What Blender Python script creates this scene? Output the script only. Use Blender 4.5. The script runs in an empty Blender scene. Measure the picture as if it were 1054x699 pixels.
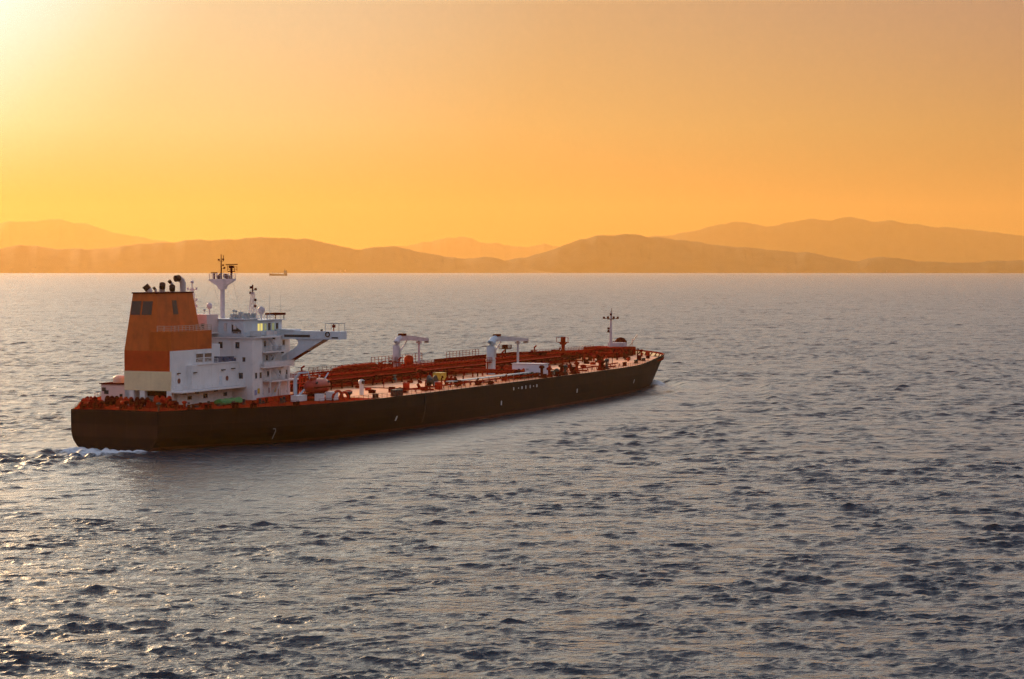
import bpy, math, random
import numpy as np
from mathutils import Vector, Matrix

random.seed(7)
rng = np.random.default_rng(11)
S = bpy.context.scene
COL = S.collection
R = math.radians

# ------------------------------------------------------------------ camera
CAM_H = 38.0
cam = bpy.data.cameras.new('camera')
cam.sensor_width = 36.0
cam.lens = 78.56
cam.clip_start = 1.0
cam.clip_end = 200000.0
cam_o = bpy.data.objects.new('camera', cam)
COL.objects.link(cam_o)
cam_o.location = (0, 0, CAM_H)
cam_o.rotation_euler = (R(90 - 1.905), 0, 0)
S.camera = cam_o

# ------------------------------------------------------------------ sun, sky, exposure
SUN_AZ, SUN_EL = R(-21.0), R(13.0)
SUN_DIR = Vector((math.sin(SUN_AZ) * math.cos(SUN_EL), math.cos(SUN_AZ) * math.cos(SUN_EL), math.sin(SUN_EL)))
sun = bpy.data.lights.new('sun', 'SUN')
sun.energy = 5.0
sun.angle = R(5.0)          # veiled by haze
sun.color = (1.0, 0.62, 0.30)
sun_o = bpy.data.objects.new('sun', sun)
COL.objects.link(sun_o)
LAMP_DIR = Vector((math.sin(R(-26)) * math.cos(SUN_EL), math.cos(R(-26)) * math.cos(SUN_EL), math.sin(SUN_EL)))
sun_o.rotation_euler = (-LAMP_DIR).to_track_quat('-Z', 'Y').to_euler()

S.view_settings.view_transform = 'Standard'
S.view_settings.look = 'None'
S.view_settings.exposure = 0.0
S.view_settings.gamma = 1.0
S.view_settings.use_curve_mapping = False
S.cycles.use_denoising = True
S.cycles.denoising_prefilter = 'FAST'
S.cycles.use_adaptive_sampling = False
S.cycles.max_bounces = 8
S.cycles.volume_bounces = 1
S.cycles.sample_clamp_indirect = 4.0
S.cycles.sample_clamp_direct = 5.0

world = bpy.data.worlds.new('World')
S.world = world
world.use_nodes = True
nt = world.node_tree
nt.nodes.clear()


def N(tree, typ, **kw):
    n = tree.nodes.new(typ)
    for k, v in kw.items():
        setattr(n, k, v)
    return n


def math_node(tree, op, a, b=None, clamp=False):
    n = N(tree, 'ShaderNodeMath', operation=op, use_clamp=clamp)
    for i, v in enumerate((a, b)):
        if v is None:
            continue
        if isinstance(v, (int, float)):
            n.inputs[i].default_value = v
        else:
            tree.links.new(v, n.inputs[i])
    return n.outputs[0]


def ramp_node(tree, fac, stops, interp='LINEAR'):
    n = N(tree, 'ShaderNodeValToRGB')
    cr = n.color_ramp
    cr.interpolation = interp
    while len(cr.elements) < len(stops):
        cr.elements.new(0.5)
    for e, (p, c) in zip(cr.elements, stops):
        e.position = p
        e.color = (c[0], c[1], c[2], 1)
    tree.links.new(fac, n.inputs[0])
    return n.outputs[0]


def mix_rgb(tree, fac, a, b, blend='MIX'):
    n = N(tree, 'ShaderNodeMix', data_type='RGBA', blend_type=blend)
    for sock, v in ((n.inputs[0], fac), (n.inputs[6], a), (n.inputs[7], b)):
        if isinstance(v, (int, float)):
            sock.default_value = v
        elif isinstance(v, tuple):
            sock.default_value = (v[0], v[1], v[2], 1)
        else:
            tree.links.new(v, sock)
    return n.outputs[2]


tc = N(nt, 'ShaderNodeTexCoord')
nrm = N(nt, 'ShaderNodeVectorMath', operation='NORMALIZE')
nt.links.new(tc.outputs['Generated'], nrm.inputs[0])
sep = N(nt, 'ShaderNodeSeparateXYZ')
nt.links.new(nrm.outputs[0], sep.inputs[0])
zpos = math_node(nt, 'MAXIMUM', sep.outputs[2], 0.0)
el = math_node(nt, 'POWER', zpos, 0.5)
dotn = N(nt, 'ShaderNodeVectorMath', operation='DOT_PRODUCT')
nt.links.new(nrm.outputs[0], dotn.inputs[0])
dotn.inputs[1].default_value = SUN_DIR
ang = math_node(nt, 'ARCCOSINE', math_node(nt, 'MINIMUM', dotn.outputs['Value'], 1.0))
ang = math_node(nt, 'DIVIDE', ang, math.pi)              # 0 at the sun .. 1 opposite
SUN_SKY = [(0.0, (.42, .17, .018)), (.14, (.36, .15, .024)), (.245, (.40, .225, .085)), (.340, (.32, .190, .140)),
           (.38, (.92, .76, .62)), (.45, (1.90, 1.74, 1.56)), (.56, (1.70, 1.62, 1.54)), (.74, (.60, .67, .80)), (1.0, (.30, .38, .50))]
ANTI_SKY = [(0.0, (.40, .17, .035)), (.245, (.37, .235, .13)), (.346, (.32, .245, .23)), (.5, (.60, .60, .64)),
            (.707, (.42, .48, .60)), (1.0, (.26, .33, .48))]
sky_a = ramp_node(nt, el, SUN_SKY)
sky_b = ramp_node(nt, el, ANTI_SKY)
side = N(nt, 'ShaderNodeMapRange', interpolation_type='SMOOTHSTEP')
nt.links.new(ang, side.inputs[0])
side.inputs[1].default_value = 0.10
side.inputs[2].default_value = 0.36
base_sky = mix_rgb(nt, side.outputs[0], sky_a, sky_b)
GLOW = [(0.0, (6.5, 5.0, 3.2)), (.025, (4.2, 3.2, 2.0)), (.047, (1.9, 1.6, 1.1)), (.059, (.70, .86, .80)), (.070, (.48, .60, .42)), (.080, (.36, .41, .25)),
        (.100, (.29, .31, .19)), (.128, (.20, .17, .07)), (.20, (.05, .03, .01)), (.29, (0, 0, 0))]
glow = ramp_node(nt, ang, GLOW)
low = ramp_node(nt, el, [(0.0, (.85, .55, .12)), (.17, (.74, .50, .17)), (.25, (1, .96, .85)), (.33, (1, 1, 1))])   # murk reddens the glow near the horizon
warm = mix_rgb(nt, 1.0, base_sky, mix_rgb(nt, 1.0, glow, low, 'MULTIPLY'), 'ADD')
bg = N(nt, 'ShaderNodeBackground')
nt.links.new(warm, bg.inputs[0])
bg.inputs[1].default_value = 1.0
nish = N(nt, 'ShaderNodeTexSky', sky_type='NISHITA')
nish.sun_disc = False
nish.sun_elevation = SUN_EL
nish.sun_rotation = SUN_AZ
nish.dust_density = 3.0
bg2 = N(nt, 'ShaderNodeBackground')
high = N(nt, 'ShaderNodeMapRange', interpolation_type='SMOOTHSTEP')     # the clear sky shows only above the murk
nt.links.new(zpos, high.inputs[0])
high.inputs[1].default_value = .30
high.inputs[2].default_value = .85
nt.links.new(mix_rgb(nt, high.outputs[0], (0, 0, 0), nish.outputs[0]), bg2.inputs[0])
bg2.inputs[1].default_value = 0.05
addw = N(nt, 'ShaderNodeAddShader')
nt.links.new(bg.outputs[0], addw.inputs[0])
nt.links.new(bg2.outputs[0], addw.inputs[1])
wo = N(nt, 'ShaderNodeOutputWorld')
nt.links.new(addw.outputs[0], wo.inputs[0])

# ------------------------------------------------------------------ materials
MATS = {}


def mat(name, col, rough=0.5, var=0.12, scale=0.6, spec=0.5, metal=0.0, streak=0.0, streak_col=(.2, .08, .03), bump=0.0, coat=0.0):
    if name in MATS:
        return MATS[name]
    m = bpy.data.materials.new(name)
    m.use_nodes = True
    t = m.node_tree
    b = t.nodes['Principled BSDF']
    b.inputs['Roughness'].default_value = rough
    b.inputs['Metallic'].default_value = metal
    b.inputs['Specular IOR Level'].default_value = spec
    b.inputs['Coat Weight'].default_value = coat
    c = N(t, 'ShaderNodeTexCoord')
    n1 = N(t, 'ShaderNodeTexNoise')
    n1.inputs['Scale'].default_value = scale
    n1.inputs['Detail'].default_value = 6
    n1.inputs['Roughness'].default_value = .65
    t.links.new(c.outputs['Object'], n1.inputs['Vector'])
    lo = tuple(max(0, x * (1 - var * 2)) for x in col)
    hi = tuple(min(1, x * (1 + var * 1.3)) for x in col)
    colr = ramp_node(t, n1.outputs['Fac'], [(.3, lo), (.5, col), (.72, hi)])
    if streak > 0:
        mp = N(t, 'ShaderNodeMapping')
        mp.inputs['Scale'].default_value = (1.1, 1.1, .06)
        t.links.new(c.outputs['Object'], mp.inputs['Vector'])
        n2 = N(t, 'ShaderNodeTexNoise')
        n2.inputs['Scale'].default_value = 1.0
        n2.inputs['Detail'].default_value = 4
        t.links.new(mp.outputs[0], n2.inputs['Vector'])
        f = N(t, 'ShaderNodeMapRange')
        t.links.new(n2.outputs['Fac'], f.inputs[0])
        f.inputs[1].default_value = .55
        f.inputs[2].default_value = .8
        f.inputs[3].default_value = 0
        f.inputs[4].default_value = streak
        colr = mix_rgb(t, f.outputs[0], colr, streak_col)
    t.links.new(colr, b.inputs['Base Color'])
    if bump > 0:
        bn = N(t, 'ShaderNodeBump')
        bn.inputs['Strength'].default_value = .6
        bn.inputs['Distance'].default_value = bump
        t.links.new(n1.outputs['Fac'], bn.inputs['Height'])
        t.links.new(bn.outputs[0], b.inputs['Normal'])
    MATS[name] = m
    return m


M_HULL = mat('hull_paint', (.011, .005, .005), .6, .25, .12, streak=.55, streak_col=(.030, .013, .008), bump=.05, spec=.08)
M_BOOT = mat('boot_top_paint', (.085, .016, .011), .6, .3, .5, spec=.15, streak=.4, streak_col=(.05, .02, .015))
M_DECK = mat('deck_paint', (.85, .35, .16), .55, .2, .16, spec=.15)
M_AFTDECK = mat('aft_deck_shaded_paint', (.32, .026, .009), .75, .25, .3, spec=0)  # darker copy of the deck red, with the superstructure's shade put in
M_RED = mat('red_fitting_paint', (.25, .013, .006), .75, .3, .9, spec=0)
M_REDB = mat('bright_red_paint', (.42, .026, .008), .65, .25, .9, spec=.05)
M_REDD = mat('dark_red_paint', (.09, .007, .005), .75, .3, .9, spec=0)
M_WHITE = mat('white_paint', (.68, .68, .70), .5, .07, .25, streak=.45, streak_col=(.55, .42, .34))
M_CREAM = mat('cream_tone', (.74, .60, .38), .5, .08, .2, streak=.35, streak_col=(.5, .36, .2))  # cream tone for the casing's aft and port faces
M_ORANGE = mat('funnel_orange_paint', (.50, .092, .008), .55, .15, .25, spec=.25, streak=.6, streak_col=(.30, .06, .012))
M_ORRED = mat('funnel_red_shaded', (.50, .055, .005), .55, .1, .25, spec=.25, streak=.3, streak_col=(.30, .04, .01))  # deeper red: less sky light on the vertical plating, put into the colour
M_DARK = mat('dark_opening', (.018, .014, .014), .7, .3, 1)
M_BLACK = mat('black_fitting', (.022, .018, .018), .5, .3, 1)
M_SOOT = mat('sooty_metal', (.05, .022, .016), .75, .4, 1.5, spec=.1)
M_STACK = mat('stack_paint', (.50, .42, .42), .6, .2, .8, streak=.6, streak_col=(.15, .08, .06))
M_GLASS = mat('window_glass', (.025, .03, .04), .12, .2, .4, spec=.6)
M_GREY = mat('grey_paint', (.33, .36, .38), .5, .15, .6)
M_BLUEG = mat('blue_grey_paint', (.52, .60, .68), .45, .08, .3, streak=.3, streak_col=(.4, .33, .3))
M_GREEN = mat('green_cover', (.035, .17, .03), .7, .3, 1.2, bump=.1)
M_YELLOW = mat('yellow_paint', (.52, .34, .03), .5, .25, 1)
M_MAST = mat('mast_paint', (.60, .50, .52), .5, .15, .5)
M_PINK = mat('lifting_gear_paint', (.50, .44, .48), .5, .12, .5)
M_TEAL = mat('teal_fitting', (.08, .16, .15), .5, .3, 1)
M_LIFE = mat('lifeboat_red', (.34, .022, .009), .4, .15, 1, spec=.3)
M_FARSHIP = mat('far_ship_paint', (.13, .08, .07), .7, .2, .02)
M_FARHOUSE = mat('far_house_paint', (.35, .3, .28), .7, .2, .02)

ml = bpy.data.materials.new('sun_glow_window')
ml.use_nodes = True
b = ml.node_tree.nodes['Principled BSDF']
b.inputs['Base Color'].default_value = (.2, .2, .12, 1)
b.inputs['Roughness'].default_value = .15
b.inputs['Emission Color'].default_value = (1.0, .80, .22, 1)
b.inputs['Emission Strength'].default_value = .75  # emission stands in for sun shining through the wheelhouse
M_SUNGLOW = ml
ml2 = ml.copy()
ml2.name = 'sun_glow_window_green'
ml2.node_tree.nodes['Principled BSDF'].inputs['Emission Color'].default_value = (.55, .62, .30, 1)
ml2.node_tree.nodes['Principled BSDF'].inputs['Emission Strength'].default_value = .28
M_SUNGLOW2 = ml2


def plate_hull(m):
    t = m.node_tree
    b = t.nodes['Principled BSDF']
    src = b.inputs['Base Color'].links[0].from_socket
    c = N(t, 'ShaderNodeTexCoord')
    sp = N(t, 'ShaderNodeSeparateXYZ')
    t.links.new(c.outputs['Object'], sp.inputs[0])
    cb = N(t, 'ShaderNodeCombineXYZ')
    t.links.new(sp.outputs[0], cb.inputs[0])
    t.links.new(sp.outputs[2], cb.inputs[1])
    br = N(t, 'ShaderNodeTexBrick')
    t.links.new(cb.outputs[0], br.inputs['Vector'])
    br.inputs['Scale'].default_value = 1.0
    br.inputs['Brick Width'].default_value = 11.0
    br.inputs['Row Height'].default_value = 2.6
    br.inputs['Mortar Size'].default_value = .06
    br.inputs['Mortar Smooth'].default_value = .6
    br.inputs['Color1'].default_value = (.75, .75, .75, 1)
    br.inputs['Color2'].default_value = (1.45, 1.35, 1.3, 1)
    br.inputs['Mortar'].default_value = (2.4, 1.9, 1.6, 1)
    col = mix_rgb(t, 1.0, src, br.outputs['Color'], 'MULTIPLY')
    # salt and scuffs low on the side
    n = N(t, 'ShaderNodeTexNoise')
    mp = N(t, 'ShaderNodeMapping')
    mp.inputs['Scale'].default_value = (.12, .12, .5)
    t.links.new(c.outputs['Object'], mp.inputs['Vector'])
    t.links.new(mp.outputs[0], n.inputs['Vector'])
    n.inputs['Scale'].default_value = 1
    n.inputs['Detail'].default_value = 8
    n.inputs['Roughness'].default_value = .75
    f = N(t, 'ShaderNodeMapRange')
    t.links.new(n.outputs['Fac'], f.inputs[0])
    f.inputs[1].default_value = .56
    f.inputs[2].default_value = .78
    f.inputs[4].default_value = .5
    col = mix_rgb(t, f.outputs[0], col, (.035, .020, .016))
    t.links.new(col, b.inputs['Base Color'])


plate_hull(M_HULL)

# ------------------------------------------------------------------ mesh helpers
class MB:
    """collects shapes in ship coordinates (s forward, t starboard, z up)"""

    def __init__(self):
        self.v, self.f, self.sm, self.mi = [], [], [], []
        self.cur = 0
        self.grp = []                # (first vert, first face) of every shape added

    def add(self, verts, faces, smooth=False):
        o = len(self.v)
        self.grp.append((o, len(self.f)))
        self.v += [(float(a), -float(b), float(c)) for a, b, c in verts]
        for f in faces:
            self.f.append([o + i for i in f])
            self.sm.append(smooth)
            self.mi.append(self.cur)
        return self

    def box(self, s0, s1, t0, t1, z0, z1):
        v = [(s, t, z) for z in (z0, z1) for s, t in ((s0, t0), (s1, t0), (s1, t1), (s0, t1))]
        return self.add(v, [(0, 1, 2, 3), (7, 6, 5, 4), (0, 4, 5, 1), (1, 5, 6, 2), (2, 6, 7, 3), (3, 7, 4, 0)])

    def bar(self, p, q, w, h=None, up=(0, 0, 1)):
        h = h or w
        p, q = Vector(p), Vector(q)
        d = (q - p).normalized()
        u = Vector(up)
        if abs(d.dot(u)) > .98:
            u = Vector((1, 0, 0))
        a = d.cross(u).normalized() * w / 2
        c = a.cross(d).normalized() * h / 2
        v = [e + x + y for e in (p, q) for x, y in ((-a, -c), (a, -c), (a, c), (-a, c))]
        return self.add(v, [(0, 1, 2, 3), (7, 6, 5, 4), (0, 4, 5, 1), (1, 5, 6, 2), (2, 6, 7, 3), (3, 7, 4, 0)])

    def tube(self, pts, r, n=8, cap=True):
        pts = [Vector(p) for p in pts]
        rr = r if isinstance(r, (list, tuple)) else [r] * len(pts)
        rings = []
        for i, p in enumerate(pts):
            d = (pts[min(i + 1, len(pts) - 1)] - pts[max(i - 1, 0)]).normalized()
            u = Vector((0, 0, 1)) if abs(d.z) < .95 else Vector((1, 0, 0))
            a = d.cross(u).normalized()
            c = a.cross(d).normalized()
            rings.append([p + (a * math.cos(k * 2 * math.pi / n) + c * math.sin(k * 2 * math.pi / n)) * rr[i] for k in range(n)])
        v = [x for ring in rings for x in ring]
        f = [(i * n + k, i * n + (k + 1) % n, (i + 1) * n + (k + 1) % n, (i + 1) * n + k) for i in range(len(pts) - 1) for k in range(n)]
        self.add(v, f, True)
        if cap:
            self.add(rings[0], [tuple(range(n))[::-1]])
            self.add(rings[-1], [tuple(range(n))])
        return self

    def lathe(self, c, prof, n=14, axis='z'):
        v = []
        for r, h in prof:
            for k in range(n):
                a = 2 * math.pi * k / n
                x, y = r * math.cos(a), r * math.sin(a)
                if axis == 'z':
                    v.append((c[0] + x, c[1] + y, c[2] + h))
                elif axis == 't':
                    v.append((c[0] + x, c[1] + h, c[2] + y))
                else:
                    v.append((c[0] + h, c[1] + x, c[2] + y))
        m = len(prof)
        f = [(i * n + k, i * n + (k + 1) % n, (i + 1) * n + (k + 1) % n, (i + 1) * n + k) for i in range(m - 1) for k in range(n)]
        self.add(v, f, True)
        self.add(v[:n], [tuple(range(n))[::-1]])
        self.add(v[-n:], [tuple(range(n))])
        return self

    def prism(self, poly, a0, a1, axis='s'):
        """polygon in the two other axes, pushed along axis"""
        def mk(a, p):
            if axis == 's':
                return (a, p[0], p[1])
            if axis == 't':
                return (p[0], a, p[1])
            return (p[0], p[1], a)
        n = len(poly)
        v = [mk(a0, p) for p in poly] + [mk(a1, p) for p in poly]
        f = [tuple(range(n))[::-1], tuple(range(n, 2 * n))] + [(i, (i + 1) % n, n + (i + 1) % n, n + i) for i in range(n)]
        return self.add(v, f)

    def rail(self, pts, h=1.1, step=1.8, r=.045, bars=3):
        pts = [Vector(p) for p in pts]
        for p, q in zip(pts[:-1], pts[1:]):
            L = (q - p).length
            k = max(1, round(L / step))
            for i in range(k + 1):
                a = p.lerp(q, i / k)
                self.bar(a, a + Vector((0, 0, h)), r * 2)
            for j in range(1, bars + 1):
                z = Vector((0, 0, h * j / bars))
                self.bar(p + z, q + z, r * 1.7)
        return self

    def mesh(self, name, mats):
        me = bpy.data.meshes.new(name)
        me.from_pydata(self.v, [], self.f)
        me.polygons.foreach_set('use_smooth', self.sm)
        for m in (mats if isinstance(mats, (list, tuple)) else [mats]):
            me.materials.append(m)
        me.polygons.foreach_set('material_index', self.mi)
        me.validate()
        me.update()
        import bmesh
        bm = bmesh.new()
        bm.from_mesh(me)
        bmesh.ops.recalc_face_normals(bm, faces=bm.faces)
        bm.to_mesh(me)
        bm.free()
        return me

    def pieces(self):
        """the shapes sorted into pieces that stand apart from each other"""
        n = len(self.grp)
        if n < 2 or n > 1500:
            return None
        e = [g[0] for g in self.grp] + [len(self.v)]
        P = np.array(self.v)
        lo = np.array([P[a:b_].min(0) for a, b_ in zip(e[:-1], e[1:])]); hi = np.array([P[a:b_].max(0) for a, b_ in zip(e[:-1], e[1:])])
        size = (hi - lo).max(1)
        gap = np.maximum(0, np.maximum(lo[:, None] - hi[None], lo[None] - hi[:, None]))
        near = np.sqrt((gap ** 2).sum(2)) <= np.maximum(.02, .48 * np.maximum(size[:, None], size[None]))
        lab = -np.ones(n, int)
        k = 0
        for i in range(n):
            if lab[i] >= 0:
                continue
            st = [i]
            lab[i] = k
            while st:
                a = st.pop()
                for b_ in np.nonzero(near[a] & (lab < 0))[0]:
                    lab[b_] = k
                    st.append(b_)
            k += 1
        return lab if k > 1 else None

    def build(self, name, mats, parent=None, label=None):
        lab = self.pieces()
        if lab is not None:
            first = None
            ve = [g[0] for g in self.grp] + [len(self.v)]
            fe = [g[1] for g in self.grp] + [len(self.f)]
            for k in range(lab.max() + 1):
                q = MB()
                for i in np.nonzero(lab == k)[0]:
                    off = len(q.v) - ve[i]
                    q.grp.append((len(q.v), len(q.f)))
                    q.v += self.v[ve[i]:ve[i + 1]]
                    q.f += [[x + off for x in f] for f in self.f[fe[i]:fe[i + 1]]]
                    q.sm += self.sm[fe[i]:fe[i + 1]]
                    q.mi += self.mi[fe[i]:fe[i + 1]]
                o = q._link(name, mats, parent, label)
                first = first or o
            return first
        return self._link(name, mats, parent, label)

    def _link(self, name, mats, parent=None, label=None):
        o = bpy.data.objects.new(name, self.mesh(name, mats))
        COL.objects.link(o)
        o.parent = parent
        if label:
            o['label'] = label
        return o


def tag(o, label=None, cat=None, group=None, kind=None):
    for k, v in (('label', label), ('category', cat), ('group', group), ('kind', kind)):
        if v:
            o[k] = v
    return o


def empty(name, loc, rz=0.0):
    o = bpy.data.objects.new(name, None)
    COL.objects.link(o)
    o.location = loc
    o.rotation_euler = (0, 0, rz)
    o.empty_display_size = 1
    return o


# ------------------------------------------------------------------ where the tanker lies
SHIP_C = (-81.9, 458.97)
HEAD = R(23.0)                       # heading, clockwise from +Y
SHIP_RZ = R(90) - HEAD


def w2s(X, Y):
    dx, dy = X - SHIP_C[0], Y - SHIP_C[1]
    return dx * math.sin(HEAD) + dy * math.cos(HEAD), dx * math.cos(HEAD) - dy * math.sin(HEAD)


D = 8.17                             # deck height above the water
ST_D = [(0, 10.5), (3, 12.0), (8, 14.8), (14, 18.4), (21, 22.8), (30, 27.4), (43, 31.0), (59, 32.3), (80, 32.6), (107, 32.7), (150, 32.6),
        (190, 32.0), (210, 31.2), (229, 30.0), (246, 28.5), (263, 26.7), (272, 25.4), (280, 23.0), (288, 19.0), (295, 14.2), (301, 9.2), (305, 5.4), (308, 2.4), (310, .15)]
ST_W = [(0, 8.3), (3, 9.2), (8, 11.0), (14, 14.0), (21, 18.0), (30, 22.8), (43, 27.2), (59, 29.2), (80, 31.0), (107, 32.2), (150, 32.4),
        (190, 31.3), (210, 30.0), (229, 28.3), (246, 26.3), (263, 23.4), (272, 20.8), (280, 17.2), (288, 12.2), (294, 7.6), (299, 3.4), (302, .8), (303, .1)]
S_D = np.array([a for a, _ in ST_D]); T_D = np.array([b for _, b in ST_D])
S_W = np.array([a for a, _ in ST_W]); T_W = np.array([b for _, b in ST_W])


def td(s): return float(np.interp(s, S_D, T_D))
def tw(s): return np.interp(s, S_W, T_W, left=0, right=0)


def top_z(s):
    x = min(max((s - 236) / 40, 0), 1)
    return D + 1.75 * x * x * (3 - 2 * x) + .25 * min(max((s - 268) / 54, 0), 1)


def deck_z(s):
    return D - .06 + .5 * min(max((s - 240) / 60, 0), 1)


# ------------------------------------------------------------------ the sea
def build_sea():
    th_f = np.concatenate([np.arange(-36, -16, .125), np.arange(-16, 16, .056), np.arange(16, 36.01, .125)])
    th_c = np.arange(42, 320, 6.0)
    th = np.radians(np.concatenate([th_f, th_c]))
    r = [0.5, 30, 60, 90, 108]
    x = 120.0
    while x < 3000:
        r.append(x)
        x += .34 if x < 165 else .25 if x < 330 else min(.25 + (x - 330) * .00115, 1.9)
    while x < 31000:
        r.append(x)
        x += min(1.9 * math.exp((x - 3000) / 550), .022 * x)
    r = np.array(r)
    nr, na = len(r), len(th)
    dr = np.gradient(r)
    RR, TT = np.meshgrid(r, th, indexing='ij')
    X0 = (RR * np.sin(TT)).ravel()
    Y0 = (RR * np.cos(TT)).ravel()
    F4 = np.float32
    dth = np.abs(np.gradient(th))
    dth[len(th_f) - 1:] = R(6)
    dth[0] = R(.125)
    sp = np.maximum(np.repeat(dr * .9, na), np.outer(r, dth).ravel())
    dxs, dys = X0 - SHIP_C[0], Y0 - SHIP_C[1]
    s = dxs * math.sin(HEAD) + dys * math.cos(HEAD)
    t = dxs * math.cos(HEAD) - dys * math.sin(HEAD)
    hw = np.interp(s, S_W, T_W, left=0, right=0)
    x4, y4, sp4 = X0.astype(F4), Y0.astype(F4), sp.astype(F4)
    Z = np.zeros_like(x4); DX = np.zeros_like(x4); DY = np.zeros_like(x4)
    main = R(188)                    # waves run roughly towards the camera
    lost = np.zeros_like(x4)
    lam = np.exp(rng.uniform(np.log(.6), np.log(12), 165))
    env = np.zeros_like(x4)                       # the chop comes in patches, with smoother water between
    for _ in range(16):
        l = rng.uniform(6, 26); a = rng.uniform(0, 2 * math.pi)
        env += np.sin(F4(6.2832 * math.sin(a) / l) * x4 + F4(6.2832 * math.cos(a) / l) * y4 + F4(rng.uniform(0, 6.28)))
    env = np.clip(F4(.92) + F4(.27) * env / F4(2.83), .4, 1.6)
    lam = np.concatenate([lam, np.exp(rng.uniform(np.log(16), np.log(55), 26))])
    for l in lam:
        spread = .62 if l < 6 else .42
        a = main + rng.normal(0, spread)
        k = 2 * math.pi / l
        steep = .0345 * (1.0 if l < 2.2 else (2.2 / l) ** .5) * (.5 if l > 12 else 1)
        amp = steep / k
        ph = rng.uniform(0, 2 * math.pi)
        kx, ky = math.sin(a) * k, math.cos(a) * k
        w = np.clip((F4(l) / sp4 - F4(2.0)) / F4(2.0), 0, 1)
        lost += (F4(steep) * (1 - w)) ** 2 / 2
        arg = F4(kx) * x4 + F4(ky) * y4 + F4(ph)
        sn, cs = np.sin(arg), np.cos(arg)
        w *= F4(amp)
        if l < 9:
            w *= env
        Z += w * cs
        sn *= w
        DX -= F4(1.0 * math.sin(a)) * sn
        DY -= F4(1.0 * math.cos(a)) * sn
    # gusts: slow change of roughness over the water
    g = np.zeros_like(X0)
    for _ in range(14):
        l = rng.uniform(45, 260); a = rng.uniform(0, 2 * math.pi); p = rng.uniform(0, 6.28)
        g += np.sin((X0 * math.sin(a) + Y0 * math.cos(a)) * 6.283 / l + p)
    gust = np.clip(1 + .06 * g, .7, 1.3)
    # lee on the starboard side, smoothed water in the wake
    inside = np.clip((s + 22) / 30, 0, 1) * np.clip((305 - s) / 30, 0, 1)
    out = t - hw
    lee = 1 - .5 * inside * np.clip(1.25 - out / 44, 0, 1) * (out > -40)
    lee *= 1 - .60 * np.exp(-((s - 15) / 85) ** 2 - ((t - 30) / 42) ** 2)
    lee *= 1 - .70 * np.exp(-((X0 + 56) / 36) ** 2 - ((Y0 - 400) / 72) ** 4)      # slick drifting off the quarter
    lee = np.clip(lee, .48, 1)
    gust *= lee
    gust *= 1 + .8 * (s < 0) * np.exp(np.clip(s, -999, 0) / 110) * np.exp(-(t / (15 - np.clip(s, -300, 0) * .1)) ** 4)
    gust *= 1 + .75 * np.exp(-((s - 298) / 28) ** 2 - ((t - 30) / 15) ** 2)      # chop thrown up beside the bow
    Z = Z.astype(float) * gust; DX = DX.astype(float) * gust; DY = DY.astype(float) * gust
    # bow wave and wake ridges
    foam = np.zeros_like(X0)
    for sgn in (1, -1):
        off = sgn * t - hw
        along = np.clip((s - 225) / 40, 0, 1) * np.clip((318 - s) / 14, 0, 1)
        Z += along * 1.5 * np.exp(-((off - 3.0) / 3.2) ** 2)
        Z -= along * .6 * np.exp(-((off - 10) / 4) ** 2)
        Z += along * .6 * np.exp(-((off - 17) / 3.5) ** 2)
        foam += 1.35 * np.clip((s - 256) / 10, 0, 1) * np.clip((308 - s) / 8, 0, 1) * np.exp(-((off - 2.6) / 2.2) ** 2)
        for k, (o0, sl) in enumerate(((8, .26), (20, .30), (34, .33))):
            line = 16 + o0 + (300 - s) * sl
            Z += np.clip((300 - s) / 20, 0, 1) * np.exp(-np.clip(300 - s, 0, None) / 120) * .75 * (1 + .5 * np.sin(s * .55 + t * .8)) * np.cos(np.clip((sgn * t - line) / 3.2, -4.7, 4.7)) * np.exp(-((sgn * t - line) / 5) ** 2)
        foam += .55 * np.clip((s - 235) / 25, 0, 1) * np.clip((306 - s) / 8, 0, 1) * np.exp(-((off - 8) / 6) ** 2)
        foam += .35 * np.exp(-(off / .8) ** 2) * np.clip((s - 30) / 60, 0, 1) * np.clip((300 - s) / 10, 0, 1)
    aft = np.clip(-s, 0, None)
    wk = (s < 1) * np.exp(-aft / 150)
    for sgn in (1, -1):
        e = sgn * t - (8.5 + aft * .10)
        Z += wk * .5 * (1 + .25 * np.sin(s * .37 + t * .2) + .25 * np.sin(s * .83 - t * .31 + 1)) * np.cos(np.clip(e / 1.8, -4.7, 4.7)) * np.exp(-(e / 3.6) ** 2) * np.clip(aft / 8, 0, 1)
    core = wk * np.exp(-(t / (8 + aft * .08)) ** 4)
    boil = np.zeros_like(X0)
    for _ in range(40):
        l = rng.uniform(1.1, 4.5); a = rng.uniform(0, 6.283); p = rng.uniform(0, 6.283)
        boil += np.sin((s * math.sin(a) + t * math.cos(a)) * 6.283 / l + p) * l / 40
    Z += core * (.9 * boil + .35 * np.exp(-((aft - 7) / 4) ** 2) - .3 * np.exp(-((aft - 15) / 6) ** 2)) * np.exp(-aft / 70)
    foam += 1.15 * (s < 1.5) * np.exp(-(t / 9.5) ** 6) * np.exp(-(aft / 10) ** 2)
    foam += .62 * core * np.exp(-aft / 55)
    for sgn in (1, -1):
        e = sgn * t - (9.0 + aft * .12)
        foam += .5 * (s < 2) * np.exp(-(e / 1.8) ** 2) * np.exp(-aft / 40)
    X, Y = X0 + DX, Y0 + DY
    Z -= (X0 ** 2 + Y0 ** 2) / (2 * 6.371e6)
    co = np.stack([X, Y, Z], 1).astype(np.float32)
    i = np.arange(nr - 1)[:, None]; j = np.arange(na)[None, :]
    j2 = (j + 1) % na
    q = np.stack([i * na + j, (i + 1) * na + j, (i + 1) * na + j2, i * na + j2], -1).reshape(-1, 4)
    me = bpy.data.meshes.new('sea')
    me.vertices.add(len(co)); me.vertices.foreach_set('co', co.ravel())
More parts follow.
